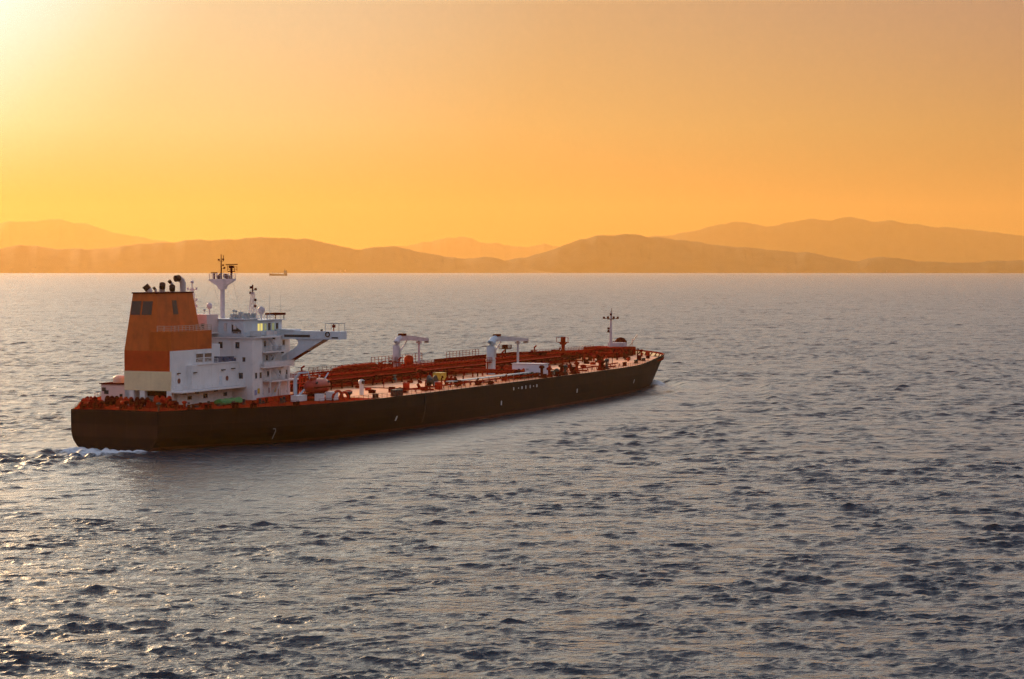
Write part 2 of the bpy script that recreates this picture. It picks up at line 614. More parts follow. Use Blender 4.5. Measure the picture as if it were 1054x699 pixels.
    me.loops.add(q.size); me.loops.foreach_set('vertex_index', q.ravel().astype(np.int32))
    me.polygons.add(len(q)); me.polygons.foreach_set('loop_start', (np.arange(len(q)) * 4).astype(np.int32))
    me.polygons.foreach_set('use_smooth', np.ones(len(q), dtype=bool))
    at = me.attributes.new('foam', 'FLOAT', 'POINT')
    at.data.foreach_set('value', np.clip(foam, 0, 1.3).astype(np.float32))
    a3 = me.attributes.new('ruffle', 'FLOAT', 'POINT')              # 1 in open water, less in the lee of the hull
    a3.data.foreach_set('value', lee.astype(np.float32))
    a2 = me.attributes.new('fine_slope', 'FLOAT', 'POINT')          # steepness of the ripples too small for the mesh
    a2.data.foreach_set('value', np.sqrt(lost).astype(np.float32))
    me.update(calc_edges=True)
    o = bpy.data.objects.new('sea', me)
    COL.objects.link(o)
    tag(o, kind='structure')
    m = bpy.data.materials.new('sea_water')
    m.use_nodes = True
    T = m.node_tree
    p = T.nodes['Principled BSDF']
    p.inputs['Roughness'].default_value = .22
    p.inputs['IOR'].default_value = 1.333
    geo = N(T, 'ShaderNodeNewGeometry')

    def noise(scale, stretch, detail, rough, rot):
        mp = N(T, 'ShaderNodeMapping')
        mp.inputs['Rotation'].default_value = (0, 0, R(rot))
        mp.inputs['Scale'].default_value = (scale * stretch, scale, scale)
        T.links.new(geo.outputs['Position'], mp.inputs['Vector'])
        n = N(T, 'ShaderNodeTexNoise')
        n.inputs['Scale'].default_value = 1
        n.inputs['Detail'].default_value = detail
        n.inputs['Roughness'].default_value = rough
        T.links.new(mp.outputs[0], n.inputs['Vector'])
        return n.outputs['Fac']
    big = noise(.13, .5, 4, .55, 8)
    mid = noise(.36, .5, 4, .6, -6)
    huge = noise(.028, .45, 3, .55, -4)
    fin = noise(1.9, .75, 4, .6, 14)
    h = math_node(T, 'ADD', math_node(T, 'MULTIPLY', big, 2.4), math_node(T, 'MULTIPLY', mid, 1.3))
    h = math_node(T, 'ADD', h, math_node(T, 'MULTIPLY', fin, .26))
    bn = N(T, 'ShaderNodeBump')
    bn.inputs['Strength'].default_value = 1.0
    bn.inputs['Distance'].default_value = .95
    h = math_node(T, 'ADD', h, math_node(T, 'MULTIPLY', huge, 4.5))
    rf = N(T, 'ShaderNodeAttribute', attribute_name='ruffle')
    T.links.new(math_node(T, 'MULTIPLY', h, rf.outputs['Fac']), bn.inputs['Height'])
    T.links.new(bn.outputs[0], p.inputs['Normal'])
    fa = N(T, 'ShaderNodeAttribute', attribute_name='foam')
    fn1 = noise(.8, .8, 6, .7, 30)
    ff = math_node(T, 'ADD', fa.outputs['Fac'], math_node(T, 'MULTIPLY', math_node(T, 'SUBTRACT', fn1, .5), 2.4))
    mr = N(T, 'ShaderNodeMapRange', interpolation_type='SMOOTHSTEP')
    T.links.new(ff, mr.inputs[0])
    mr.inputs[1].default_value = .55
    mr.inputs[2].default_value = 1.25
    gate = math_node(T, 'MULTIPLY', mr.outputs[0], math_node(T, 'MULTIPLY', fa.outputs['Fac'], 2.0, True))
    col = mix_rgb(T, gate, (.008, .018, .033), (.62, .66, .70))
    T.links.new(col, p.inputs['Base Color'])
    fs = N(T, 'ShaderNodeAttribute', attribute_name='fine_slope')
    rg_ = math_node(T, 'POWER', math_node(T, 'MULTIPLY', fs.outputs['Fac'], .45), .5)
    T.links.new(math_node(T, 'ADD', math_node(T, 'MULTIPLY', gate, .5), math_node(T, 'MAXIMUM', rg_, .22)), p.inputs['Roughness'])
    me.materials.append(m)
    return o


build_sea()


# ------------------------------------------------------------------ hills
def hill(name, pts, dist, depth, seed, rough, col):
    """pts: (azimuth in photo pixels from the middle, height angle in photo pixels above eye level)"""
    rg = np.random.default_rng(seed)
    az = np.array([(p[0] - 527) / 2300 for p in pts]); hp = np.array([(273 - p[1]) / 2300 for p in pts])
    X = az * dist
    H = hp * dist + CAM_H + dist ** 2 / (2 * 6.371e6)
    nx, ny = 420, 36
    xs = np.linspace(X[0], X[-1], nx)
    hs = np.interp(xs, X, H)
    ker = np.hanning(13); ker /= ker.sum()
    hs = np.convolve(np.pad(hs, 6, 'edge'), ker, 'valid')
    det = np.zeros(nx)
    for o in range(5):
        l = (X[-1] - X[0]) / (14 * 2 ** o)
        det += np.sin(xs / l * 6.283 + rg.uniform(0, 6.28)) * rough / 1.7 ** o
    hs = hs + det * np.clip(hs / 150, 0, 1)
    vs = np.linspace(-1, 1, ny)
    co = np.zeros((nx, ny, 3))
    ridge_off = sum(np.sin(xs / (depth * f) + rg.uniform(0, 6)) * depth * .10 for f in (.35, .8))
    for j, v in enumerate(vs):
        spur = sum(np.sin(xs / (depth * f) * 6.28 + rg.uniform(0, .6) + v * 3 * f) for f in (.12, .21, .4)) / 3
        prof = (1 - abs(v) ** 1.25) * (1 + .18 * spur * (1 - abs(v)) * abs(v) * 4)
        z = hs * prof - 12 * abs(v)
        y = dist + v * depth * .5 + ridge_off * (1 - abs(v))
        co[:, j, 0] = xs * y / dist
        co[:, j, 1] = y
        co[:, j, 2] = z
    co[..., 2] -= (co[..., 0] ** 2 + co[..., 1] ** 2) / (2 * 6.371e6)
    i = np.arange(nx - 1)[:, None]; j = np.arange(ny - 1)[None, :]
    q = np.stack([i * ny + j, (i + 1) * ny + j, (i + 1) * ny + j + 1, i * ny + j + 1], -1).reshape(-1, 4)
    me = bpy.data.meshes.new(name)
    me.from_pydata(co.reshape(-1, 3).tolist(), [], q.tolist())
    me.polygons.foreach_set('use_smooth', [True] * len(q))
    me.materials.append(mat('hill_scrub', col, .9, .3, .004, spec=.1))
    me.update()
    o = bpy.data.objects.new(name, me)
    COL.objects.link(o)
    tag(o, kind='structure')
    return o


HC = (.055, .050, .036)
hill('hills', [(-260, 262), (-150, 256), (-60, 258), (0, 255), (28, 251), (55, 255), (95, 256), (150, 250), (200, 247), (250, 245.5), (290, 244), (315, 246), (350, 253), (372, 256.5), (392, 254.5), (405, 252.5),
               (425, 257), (450, 263), (476, 266), (500, 264), (520, 268), (560, 276), (600, 282)], 23200, 1800, 1, 5, HC)
hill('hills', [(430, 282), (500, 272), (540, 265), (570, 256), (598, 246), (618, 241.5), (650, 240.5), (690, 245), (720, 249), (760, 254), (800, 257), (830, 260), (856, 264), (880, 269), (905, 264.5),
               (925, 265), (950, 269.5), (990, 270), (1040, 268), (1090, 264), (1200, 270), (1300, 276)], 23400, 1800, 2, 5, HC)
hill('hills', [(-260, 240), (-100, 236), (-20, 232), (20, 226.5), (60, 224.5), (85, 229), (120, 239), (160, 246), (200, 254), (260, 266), (300, 276)], 42000, 4200, 3, 8, HC)
hill('hills', [(330, 276), (380, 257), (420, 252), (450, 247), (475, 242.5), (500, 250), (515, 250), (535, 255), (562, 251), (590, 256), (640, 270), (680, 280)], 41000, 3800, 4, 8, HC)
hill('hills', [(560, 270), (620, 254), (680, 242), (712, 239), (738, 231), (757, 228), (785, 234), (815, 229), (830, 225.5), (850, 227), (872, 223.5), (900, 229), (915, 226.5), (935, 230), (965, 233), (1000, 236),
               (1030, 239.5), (1060, 243), (1120, 240), (1200, 246), (1320, 262)], 37000, 4600, 5, 8, HC)

# ------------------------------------------------------------------ haze
hz = MB()
hz.box(-3000, 45500, -26000, 26000, -180, 1250)
for k, v in enumerate(hz.v):
    hz.v[k] = (-v[1] * -1, v[0], v[2])
hm = bpy.data.materials.new('haze_air')
hm.use_nodes = True
t_ = hm.node_tree
t_.nodes.remove(t_.nodes['Principled BSDF'])
pv = N(t_, 'ShaderNodeVolumePrincipled')
pv.inputs['Color'].default_value = (.85, .505, .165, 1)
pv.inputs['Density'].default_value = 2.6e-5
pv.inputs['Anisotropy'].default_value = .50
t_.links.new(pv.outputs[0], t_.nodes['Material Output'].inputs['Volume'])
haze = hz.build('haze', hm)
tag(haze, kind='stuff')

# ------------------------------------------------------------------ the tanker
tanker = empty('oil_tanker', (SHIP_C[0], SHIP_C[1], 0), SHIP_RZ)
tag(tanker, 'long black hulled oil tanker with red deck and white deckhouse steaming away across the sea', 'ship')


def build_hull():
    ss = sorted(set([float(x) for x in np.concatenate([np.arange(0, 60, 2.0), np.arange(60, 230, 5.0), np.arange(230, 310, 2.0)])] + [309, 310]))
    zl = [-3.5, -1.5, 0, .65, 1.7, 2.6, 3.8, 5.5, 7.0]

    def half(s, z):
        d = td(s)
        sw = s if s <= 290 else 290 + (s - 290) * (13 / 20)
        w = float(np.interp(sw, S_W, T_W))
        zz = min(max(z / 5.5, -.7), 1)
        aft = min(max(1 - s / 60, 0), 1)
        fwd = min(max((s - 215) / 50, 0), 1)
        zz = zz if z < 0 else zz * (1 - fwd) + fwd * min(z / 10.2, 1)
        e = 1 - (1 - max(zz, 0)) ** (1.6 + 1.8 * aft - .65 * fwd)
        v = w + (d - w) * e
        if zz < 0:
            v = w * (1 + zz * (.12 + .6 * aft))
        if s == 0:
            v = min(v, d - max(0, (1.6 - z)) ** 2 * .40 if z < 1.6 else v)
        return max(v, .05)

    def xs(s, z):           # the stem rakes forward with height
        if s <= 290:
            return s
        f = min(max(z / 10, 0), 1)
        return 290 + (s - 290) * (13 + 7 * f) / 20
    mb = MB()
    rows = []
    for s in ss:
        tz = top_z(s)
        zs = zl + [tz]
        rows.append([(xs(s, z), half(s, z), z) for z in zs])
    n = len(zl) + 1
    for sg in (1, -1):
        v = [(a, sg * b_, c) for row in rows for a, b_, c in row]
        for k in range(n - 1):
            mb.cur = 1 if k < 3 and True else 0
            fs = [(i * n + k, (i + 1) * n + k, (i + 1) * n + k + 1, i * n + k + 1) for i in range(len(rows) - 1)]
            mb.add(v, fs, True)
    # transom
    mb.cur = 0
    tr = rows[0]
    poly = [(a, b_, c) for a, b_, c in tr] + [(a, -b_, c) for a, b_, c in tr[::-1]]
    mb.add(poly, [tuple(range(len(poly)))])
    # rim of the shell
    for sg in (1, -1):
        v = []
        for row in rows:
            a, b_, c = row[-1]
            v += [(a, sg * b_, c), (a, sg * max(b_ - .35, .02), c)]
        mb.add(v, [(2 * i, 2 * i + 1, 2 * i + 3, 2 * i + 2) for i in range(len(rows) - 1)])
    return mb, ss, rows


hull_mb, SS, ROWS = build_hull()
hull = hull_mb.build('hull', [M_HULL, M_BOOT], tanker)

deck_mb = MB()
v = []
for row in ROWS:
    s0 = row[-1][0]
    dz = deck_z(s0)
    h_ = max(row[-1][1] - .36, .02)
    for k in range(9):
        u = -1 + k / 4
        v.append((s0, u * h_, dz + .35 * (1 - u * u) * min(1, h_ / 20)))
n = 9
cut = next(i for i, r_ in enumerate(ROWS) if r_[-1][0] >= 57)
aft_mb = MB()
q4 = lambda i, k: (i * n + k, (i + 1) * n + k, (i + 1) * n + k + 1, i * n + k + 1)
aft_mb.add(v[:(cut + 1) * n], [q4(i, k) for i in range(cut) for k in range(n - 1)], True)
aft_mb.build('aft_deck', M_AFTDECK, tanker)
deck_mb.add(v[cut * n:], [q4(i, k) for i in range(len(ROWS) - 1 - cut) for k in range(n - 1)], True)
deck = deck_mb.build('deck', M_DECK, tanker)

bw = MB()
for sg in (1, -1):
    v = []
    for row in ROWS:
        if row[-1][0] < 236:
            continue
        a, b_, c = row[-1]
        h_ = max(b_ - .37, .02)
        v += [(a, sg * h_, deck_z(a) - .1), (a, sg * h_, c - .02)]
    bw.add(v, [(2 * i, 2 * i + 1, 2 * i + 3, 2 * i + 2) for i in range(len(v) // 2 - 1)])
    for i in range(0, len(v) // 2 - 1, 2):                 # stays
        a, b_, c = v[2 * i]
        a2, b2, c2 = v[2 * i + 1]
        bw.add([(a, b_, c), (a, b_ - sg * min(1.0, abs(b_)), c), (a2, b2, c2)], [(0, 1, 2)])
bulwark = bw.build('bulwark', M_RED, tanker)

# white marks on the side
def hull_t(s, z):
    w = float(np.interp(s, S_W, T_W)); d = td(s)
    zz = min(max(z / 5.5, 0), 1)
    aft = min(max(1 - s / 60, 0), 1)
    fwd = min(max((s - 215) / 50, 0), 1)
    zz = zz * (1 - fwd) + fwd * min(z / 10.2, 1)
    return w + (d - w) * (1 - (1 - zz) ** (1.6 + 1.8 * aft - .65 * fwd))


def mark(s, z, w, h):
    m = MB()
    a, b_ = s - w / 2, s + w / 2
    for e in (.03,):
        v = [(a, hull_t(a, z - h / 2) + e, z - h / 2), (b_, hull_t(b_, z - h / 2) + e, z - h / 2), (b_, hull_t(b_, z + h / 2) + e, z + h / 2), (a, hull_t(a, z + h / 2) + e, z + h / 2)]
        v2 = [(p[0], p[1] - .05, p[2]) for p in v]
        m.add(v + v2, [(0, 1, 2, 3), (7, 6, 5, 4), (0, 4, 5, 1), (1, 5, 6, 2), (2, 6, 7, 3), (3, 7, 4, 0)])
    m.build('draught_mark', M_WHITE, hull)


for s_, z_ in ((67.3, 3.1), (126.0, 3.3), (179.8, 3.6), (234.5, 3.5)):
    mark(s_, z_, .55, 1.1)
lt = MB()
for s_, w_, h_ in ((133.8, .5, .75), (137.0, .4, .3), (139.3, .65, .7), (141.9, .4, .85), (144.8, .4, .85), (147.1, .4, .3), (149.4, .55, .7)):
    tt = hull_t(s_, 6.5) + .02
    lt.box(s_ - w_ / 2, s_ + w_ / 2, tt - .05, tt + .02, 6.5 - h_ / 2, 6.5 + h_ / 2)
lt.build('name_letter', M_WHITE, hull)
# welded seams and fender strakes
for s_ in (81,):
    m = MB()
    zs = [1.2, 2.5, 4, 6, 8.0]
    for z0, z1 in zip(zs[:-1], zs[1:]):
        m.bar((s_, hull_t(s_, z0) + .0, z0), (s_, hull_t(s_, z1) + .0, z1), .35, .12, up=(1, 0, 0))
    m.build('hull_seam', mat('seam_paint', (.05, .034, .028), .6, .2, .5), hull)
m = MB()
m.tube([(24.0, hull_t(24, 3.4) - .1, 3.4), (24.3, hull_t(24.3, 3.4) + .2, 3.4), (24.5, hull_t(24.5, 3.0) + .2, 2.9), (24.5, hull_t(24.5, 2.0) + .2, 1.2)], .06)
m.build('overboard_pipe', M_GREY, hull)

# ------------------------------------------------------------------ funnel and engine casing
fz0, fz1, fz2, fz3 = 11.6, 15.7, 20.0, 24.0
base = MB()
base.box(15, 37.9, -5.0, 6.0, D, fz0)
for s0, t0 in ((12, -5.1), (12, -1.4), (12, 5.2)):
    base.box(s0, s0 + 1.1, t0, t0 + 1.2, D, fz0)
base.box(12, 15, -5.1, -2.9, D, fz0 - .01)
casing_base = base.build('casing_base', M_WHITE, tanker)
mb = MB()
mb.box(14.92, 14.98, 1.0, 4.6, D + .1, D + 2.3)
mb.build('door', M_REDD, casing_base)
mb = MB()
mb.box(13.9, 14.1, -1.0, 5.4, fz0 - 1.2, fz0 - .1)
mb.build('awning', M_REDD, casing_base)

cs = MB()
cs.prism([(12, -5.15), (28.5, -5.15), (28.5, 6.35), (12, 6.35)], fz0, fz1, 'z')
cs.box(28.5, 32.0, -4.5, 6.34, fz0, 20.9)
cs.box(18.2, 38, 6.35, 7.6, fz0, 16.75)
cs.box(32.0, 38, -4.5, 6.35, fz0, 16.75)
casing = cs.build('engine_casing', M_WHITE, tanker)
cb = MB()
cb.box(11.96, 12.02, -5.18, 6.38, fz0 + .02, fz1)
cb.box(11.98, 28.5, -5.19, -5.15, fz0 + .02, fz1)
cb.build('cream_band', M_CREAM, casing)
ws = MB()
ws.box(12.01, 28.5, 6.0, 6.36, fz1, fz2)
ws.build('side_plating', M_WHITE, casing)
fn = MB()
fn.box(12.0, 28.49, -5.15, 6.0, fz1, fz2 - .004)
fn.build('shaded_red_band', M_ORRED, casing)
# upper funnel: lower step and the tapering stack
fu = MB()
fu.prism([(12, 1.0), (28.5, 1.0), (28.5, 6.36), (12, 6.36)], fz2, fz3, 'z')
lo = [(12.0, -5.15), (31.0, -5.15), (31.0, 2.75), (12.0, 2.75)]
hi = [(14.6, -4.6), (29.0, -4.6), (29.0, 1.35), (14.6, 1.35)]
v = [(a, b_, fz2) for a, b_ in lo] + [(a, b_, 32.0) for a, b_ in hi]
fu.add(v, [(0, 1, 2, 3), (7, 6, 5, 4), (0, 4, 5, 1), (1, 5, 6, 2), (2, 6, 7, 3), (3, 7, 4, 0)])
funnel = fu.build('funnel', M_ORANGE, tanker)
m = MB()
m.box(14.4, 29.2, -4.8, 1.55, 32.0, 32.25)
m.build('top_rim', M_REDD, funnel)


def aft_plate(t0, t1, z0, z1, name):
    m = MB()
    sl = lambda z: 12 + (z - fz2) / 12 * 2.6
    v = [(sl(z) - .05, t, z) for z, t in ((z0, t0), (z0, t1), (z1, t1), (z1, t0))]
    v2 = [(a + .2, b_, c) for a, b_, c in v]
    m.add(v + v2, [(0, 1, 2, 3), (7, 6, 5, 4), (0, 4, 5, 1), (1, 5, 6, 2), (2, 6, 7, 3), (3, 7, 4, 0)])
    return m.build(name, mat('louvre', (.06, .025, .02), .6, .3, 2), funnel)


aft_plate(-4.55, -2.25, 27.5, 30.4, 'louvre')
aft_plate(-1.85, .55, 27.5, 30.4, 'louvre')
m = MB()
st_ = lambda z: 2.75 + (1.35 - 2.75) * (z - fz2) / 12
m.add([(s, st_(z) + e, z) for e in (.04, -.1) for s, z in ((20.2, 27.5), (22.2, 27.5), (22.0, 30.5), (20.2, 30.5))],
      [(0, 1, 2, 3), (7, 6, 5, 4), (0, 4, 5, 1), (1, 5, 6, 2), (2, 6, 7, 3), (3, 7, 4, 0)])
m.build('louvre', mat('louvre', (.06, .025, .02)), funnel)
m = MB()
m.rail([(12.1, 2.9, fz3), (12.1, 6.3, fz3), (28.4, 6.3, fz3), (28.4, 2.5, fz3)], 1.2, 1.5, .05)
m.build('railing', mat('pale_rail', (.55, .38, .30), .5, .1, 1), funnel)
# exhaust pipes
def exhaust(pts, r, lab=None, m1=M_SOOT, m2=M_STACK):
    a = MB(); a.tube(pts, r, 12)
    o = a.build('exhaust_pipe', m2, funnel)
    p, q = Vector(pts[-2]), Vector(pts[-1])
    d = (q - p).normalized()
    b2 = MB(); b2.tube([q - d * .75 * (r if isinstance(r, float) else r[-1]) * 2, q + d * .12], (r if isinstance(r, float) else r[-1]) * 1.06, 12)
    b2.build('pipe_mouth', m1, o)
    return o


exhaust([(17.2, -2.0, 32.2), (17.0, -2.2, 32.7), (16.6, -2.8, 33.6)], .68)
exhaust([(18.6, -1.4, 32.2), (18.5, -1.5, 32.8), (18.2, -1.7, 33.2)], .28)
exhaust([(19.5, -.5, 32.2), (19.3, -.3, 32.9), (18.6, .2, 33.9)], .62)
exhaust([(22.5, .2, 32.2), (22.2, .4, 32.8), (21.7, .7, 33.4)], .6)
exhaust([(23.6, -.6, 32.2), (23.6, -.6, 34.0), (23.1, -.9, 34.6)], .36)
exhaust([(27, .1, 32.2), (27, .1, 34.2), (26.7, 0, 34.7), (25.9, -.2, 35.2), (25.1, -.5, 35.1)], .66)

# walkways and fittings of the casing
m = MB()
m.box(11.4, 38, 6.36, 9.4, 11.25, 11.55)
walk = m.build('casing_walkway', M_WHITE, tanker)
m = MB()
m.rail([(11.6, 6.5, 11.55), (11.6, 9.3, 11.55), (37.9, 9.3, 11.55)], 1.1, 2.0, .04)
m.build('railing', M_WHITE, walk)
for s0 in (21.8, 25.3):
    m = MB(); m.box(s0, s0 + 3.0, 6.3, 6.42, 17.3, 19.05)
    w = m.build('ventilator_louvre', mat('louvre_brown', (.16, .10, .07), .6, .3, 2), casing)
    m = MB()
    m.box(s0 - .18, s0, 6.3, 6.5, 17.1, 19.2); m.box(s0 + 3, s0 + 3.18, 6.3, 6.5, 17.1, 19.2); m.box(s0 - .18, s0 + 3.18, 6.3, 6.5, 19.05, 19.25)
    m.box(s0, s0 + 3, 6.3, 6.47, 18.05, 18.2)
    m.build('louvre_frame', M_WHITE, w)
m = MB(); m.box(20.5, 37.9, 6.3, 7.8, 16.75, 16.95); m.rail([(20.6, 7.6, 16.9), (29, 7.6, 16.9)], 1.0, 2, .04)
m.build('casing_ledge', M_WHITE, casing)
m = MB()
for i in range(16):
    s0 = 29.0 + random.random() * 8
    m.box(s0, s0 + .4 + random.random() * .9, 5.0 + random.random(), 6.8 + random.random() * .6, 16.95, 17.5 + random.random() * .9)
m.build('machinery', mat('slate_machinery', (.07, .08, .14), .5, .4, 1), casing)
m = MB(); m.box(12.6, 13.2, 6.3, 6.5, 12.0, 14.5); m.rail([(13.5, 6.6, 11.55), (13.5, 6.6, 14.5)], .2, 1, .04)
m.build('ladder', M_WHITE, casing)
for s0, z0, w0 in ((14.2, 15.1, .9), (18.8, 15.1, .9), (30.3, 15.2, 1.2), (34.6, 15.3, 1.2)):
    tt = 6.36 if s0 < 17.5 else 7.6
    m = MB(); m.box(s0, s0 + w0, tt - .05, tt + .45, z0, z0 + .22)
    m.build('lamp', M_BLACK, casing)
for s0, z0 in ((32.8, 13.4), (15.0, 13.6)):
    tt = 6.36 if s0 < 17.5 else 7.6
    m = MB(); m.lathe((s0, tt - .02, z0), [(.55, 0), (.55, .1)], 14, 't')
    m.build('porthole', mat('porthole_red', (.12, .02, .02), .3), casing)
m = MB(); m.box(29.5, 30.6, 7.55, 7.66, 12.0, 14.0)
m.build('door', M_BLUEG, casing)
for s0 in (17, 22, 30):
    m = MB(); m.box(s0, s0 + 1.2, 5.98, 6.3, 10.6, 10.9); m.build('lamp', M_BLACK, casing_base)
for s0, w0, h0 in ((19, 1.6, .8), (25.5, 1.6, .9), (34.0, 1.4, .8)):
    m = MB(); m.box(s0, s0 + w0, 5.98, 6.12, 9.4, 9.4 + h0); m.build('window', M_GLASS, casing_base)

# ------------------------------------------------------------------ accommodation block
L1, L2, L3, L4, LT = 12.3, 15.6, 18.9, 22.2, 25.6
h = MB()
h.box(38, 58.2, -11, 9.3, D, L4)
h.box(38, 42.4, 9.3, 11, D, L4)
house = h.build('deckhouse', M_WHITE, tanker)


def win(s0, z0, w=1.1, hh=1.35, t=None, parent=None, m=M_GLASS, aft=False, s=38.0):
    q = MB()
    if aft:
        q.box(s - .04, s + .05, s0 - w / 2, s0 + w / 2, z0 - hh / 2, z0 + hh / 2)
    else:
        q.box(s0 - w / 2, s0 + w / 2, t - .05, t + .04, z0 - hh / 2, z0 + hh / 2)
    o = q.build('window', m, parent or house)
    f = MB()
    if aft:
        f.box(s - .07, s - .035, s0 - w / 2 - .12, s0 + w / 2 + .12, z0 + hh / 2, z0 + hh / 2 + .14)
        f.box(s - .10, s - .035, s0 - w / 2 - .12, s0 + w / 2 + .12, z0 - hh / 2 - .14, z0 - hh / 2)
    else:
        f.box(s0 - w / 2 - .12, s0 + w / 2 + .12, t + .035, t + .07, z0 + hh / 2, z0 + hh / 2 + .14)
        f.box(s0 - w / 2 - .12, s0 + w / 2 + .12, t + .035, t + .10, z0 - hh / 2 - .14, z0 - hh / 2)
    f.build('frame', M_WHITE, o)
    return o


# aft face
win(7.26, 20.4, 1.0, 1.4, aft=True)
win(8.87, 17.3, .7, 1.0, aft=True)
win(8.0, 13.7, 1.2, 1.3, aft=True)
win(3.0, 20.4, 1.0, 1.4, aft=True)
win(-1.5, 20.4, 1.0, 1.4, aft=True)
# starboard face
win(39.6, 13.7, .9, 1.3, 11)
win(41.6, 13.7, .9, 1.3, 11, m=mat('window_warm', (.10, .06, .03), .2))
win(53.4, 13.6, .9, 1.3, 9.3)
win(56.7, 13.6, .9, 1.3, 9.3)
win(55.2, 20.4, 1.0, 1.3, 9.3, m=mat('window_warm', (.10, .06, .03)))
win(46.6, 20.4, .9, 1.4, 9.3)
win(57.0, 17.6, .9, 1.0, 9.3)
win(47.5, 17.3, .9, 1.2, 9.3)
win(50.0, 17.3, .9, 1.2, 9.3)
win(48.0, 13.7, .9, 1.2, 9.3)
for s0, z0, w0, c in ((45.2, D + 1.1, 1.0, M_BLUEG), (53.0, D + 1.1, 1.0, mat('door_brown', (.30, .18, .10), .5)), (56.0, D + 1.2, 1.2, M_WHITE), (46.2, L2 + 1.1, 1.0, M_BLUEG), (52.5, L1 + 1.1, 1.0, M_BLUEG)):
    q = MB(); q.box(s0 - w0 / 2, s0 + w0 / 2, 9.28, 9.36, z0 - 1.0, z0 + 1.1)
    d_ = q.build('door', c, house)
    q = MB(); q.box(s0 + .25, s0 + .4, 9.36, 9.44, z0, z0 + .12); q.build('handle', M_BLACK, d_)
for s0, z0, c in ((40.6, 10.3, M_YELLOW), (39.3, 10.0, mat('notice_blue', (.2, .25, .5), .5)), (48.6, 10.0, mat('magenta_box', (.20, .02, .06), .5)), (51.2, 10.0, M_YELLOW), (43.6, 9.4, M_WHITE)):
    tt = 11 if s0 < 42.4 else 9.3
    q = MB(); q.box(s0 - .4, s0 + .4, tt - .03, tt + .12, z0 - .55, z0 + .55); q.build('notice_board', c, house)


def balcony(s0, s1, t0, t1, z, back=False, solid=False):
    q = MB(); q.box(s0, s1, t0, t1, z - .32, z)
    o = q.build('balcony', M_WHITE, house)
    r_ = MB(); r_.rail([(s0 + .1, t0, z), (s0 + .1, t1 - .1, z), (s1 - .1, t1 - .1, z), (s1 - .1, t0, z)], 1.1, 1.5, .035)
    r_.build('railing', M_BLUEG, o)
    if solid:
        d_ = MB(); d_.box(s0 + .05, s1 - .05, t1 - .16, t1 - .1, z + .1, z + .95)
        d_.build('dodger', M_WHITE, o)
    return o


balcony(45.5, 58.1, 9.3, 11.6, L1)
balcony(41.5, 55.5, 9.3, 12.0, L2, solid=True)
balcony(42.5, 53.0, 9.3, 11.8, L3)
# external stairs between the balconies
for (sa, za, sb, zb) in ((47, D, 51.5, L1), (52, L1, 47.5, L2), (46, L2, 50, L3), (50.5, L3, 46, L4)):
    q = MB()
    for tt in (10.2, 11.0):
        q.bar((sa, tt, za), (sb, tt, zb), .1, .3)
    for i in range(10):
        u = (i + .5) / 10
        q.box(sa + (sb - sa) * u - .12, sa + (sb - sa) * u + .12, 10.2, 11.0, za + (zb - za) * u - .03, za + (zb - za) * u + .03)
    q.build('stair', M_BLUEG, house)
for s0, t0, z0 in ((45, 11.5, L2), (55.3, 11.8, L1), (53, 11.6, L3), (49, 11.6, L1)):
    q = MB(); q.bar((s0, t0, D), (s0, t0, z0 - .3), .18); q.build('stanchion', M_WHITE, house)
for s0, t0, z0 in ((53.8, 11.2, L1 + .1), (50, 11.4, L3 + .1), (44, 11.5, L2 + .1), (54.5, 11.3, L2 + .1), (47.5, 11.3, L3 + .1)):
    q = MB(); q.box(s0 - .5, s0 + .5, t0 - .5, t0, z0, z0 + .9); q.build('deck_locker', M_GREY, house)
for s0, t0, z0 in ((44, 9.3, L2 + 2.6), (50, 9.3, L3 + 2.5), (54, 9.3, L3 - .8), (54, 9.3, L1 + 2.6)):
    q = MB(); q.box(s0, s0 + .5, t0, t0 + .5, z0, z0 + .4); q.build('lamp', M_BLACK, house)

# bridge deck
q = MB()
bd = [(37.6, -11.5), (37.6, 11.3), (43, 11.6), (48, 11.9), (50.5, 11.2), (52, 9.6), (58.4, 9.6), (58.4, -11.5)]
q.prism(bd, L4 - .28, L4, 'z')
bridge_deck = q.build('bridge_deck', M_WHITE, tanker)
q = MB(); q.rail([(37.8, -4, L4), (37.8, 11.1, L4), (43, 11.4, L4), (48, 11.7, L4), (50.4, 11.0, L4), (51.8, 9.6, L4)], 1.1, 1.6, .04)
q.build('railing', M_BLUEG, bridge_deck)
q = MB(); q.box(43.6, 48.2, 11.3, 11.5, L4 + .1, L4 + 1.15); q.box(41.3, 41.5, 8.5, 11.2, L4 + .05, L4 + 1.3)
q.build('dodger', M_WHITE, bridge_deck)
wh = MB()
wh.box(38.4, 44.6, -9.5, 8.6, L4, 26.0)
wh.box(44.6, 57.5, -9.5, 7.6, L4, LT)
wheel = wh.build('wheelhouse', M_BLUEG, tanker)
q = MB(); q.box(38.0, 44.9, -9.9, 9.0, 26.0, 26.2); q.box(44.9, 58.0, -9.9, 8.3, LT, LT + .2)
roof = q.build('roof', M_BLUEG, wheel)
# panes, some given a glow for sun shining through, along the starboard side
pan = [(45.4, M_SUNGLOW2), (46.7, M_SUNGLOW), (48.0, M_SUNGLOW), (49.8, M_SUNGLOW2), (51.6, M_GLASS), (53.4, M_SUNGLOW2), (55.2, M_GLASS)]
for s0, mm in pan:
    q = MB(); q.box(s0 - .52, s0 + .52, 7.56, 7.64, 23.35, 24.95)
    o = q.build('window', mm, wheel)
    q = MB(); q.box(s0 + .56, s0 + .72, 7.56, 7.7, 23.3, 25.0); q.build('mullion', M_BLUEG, o)
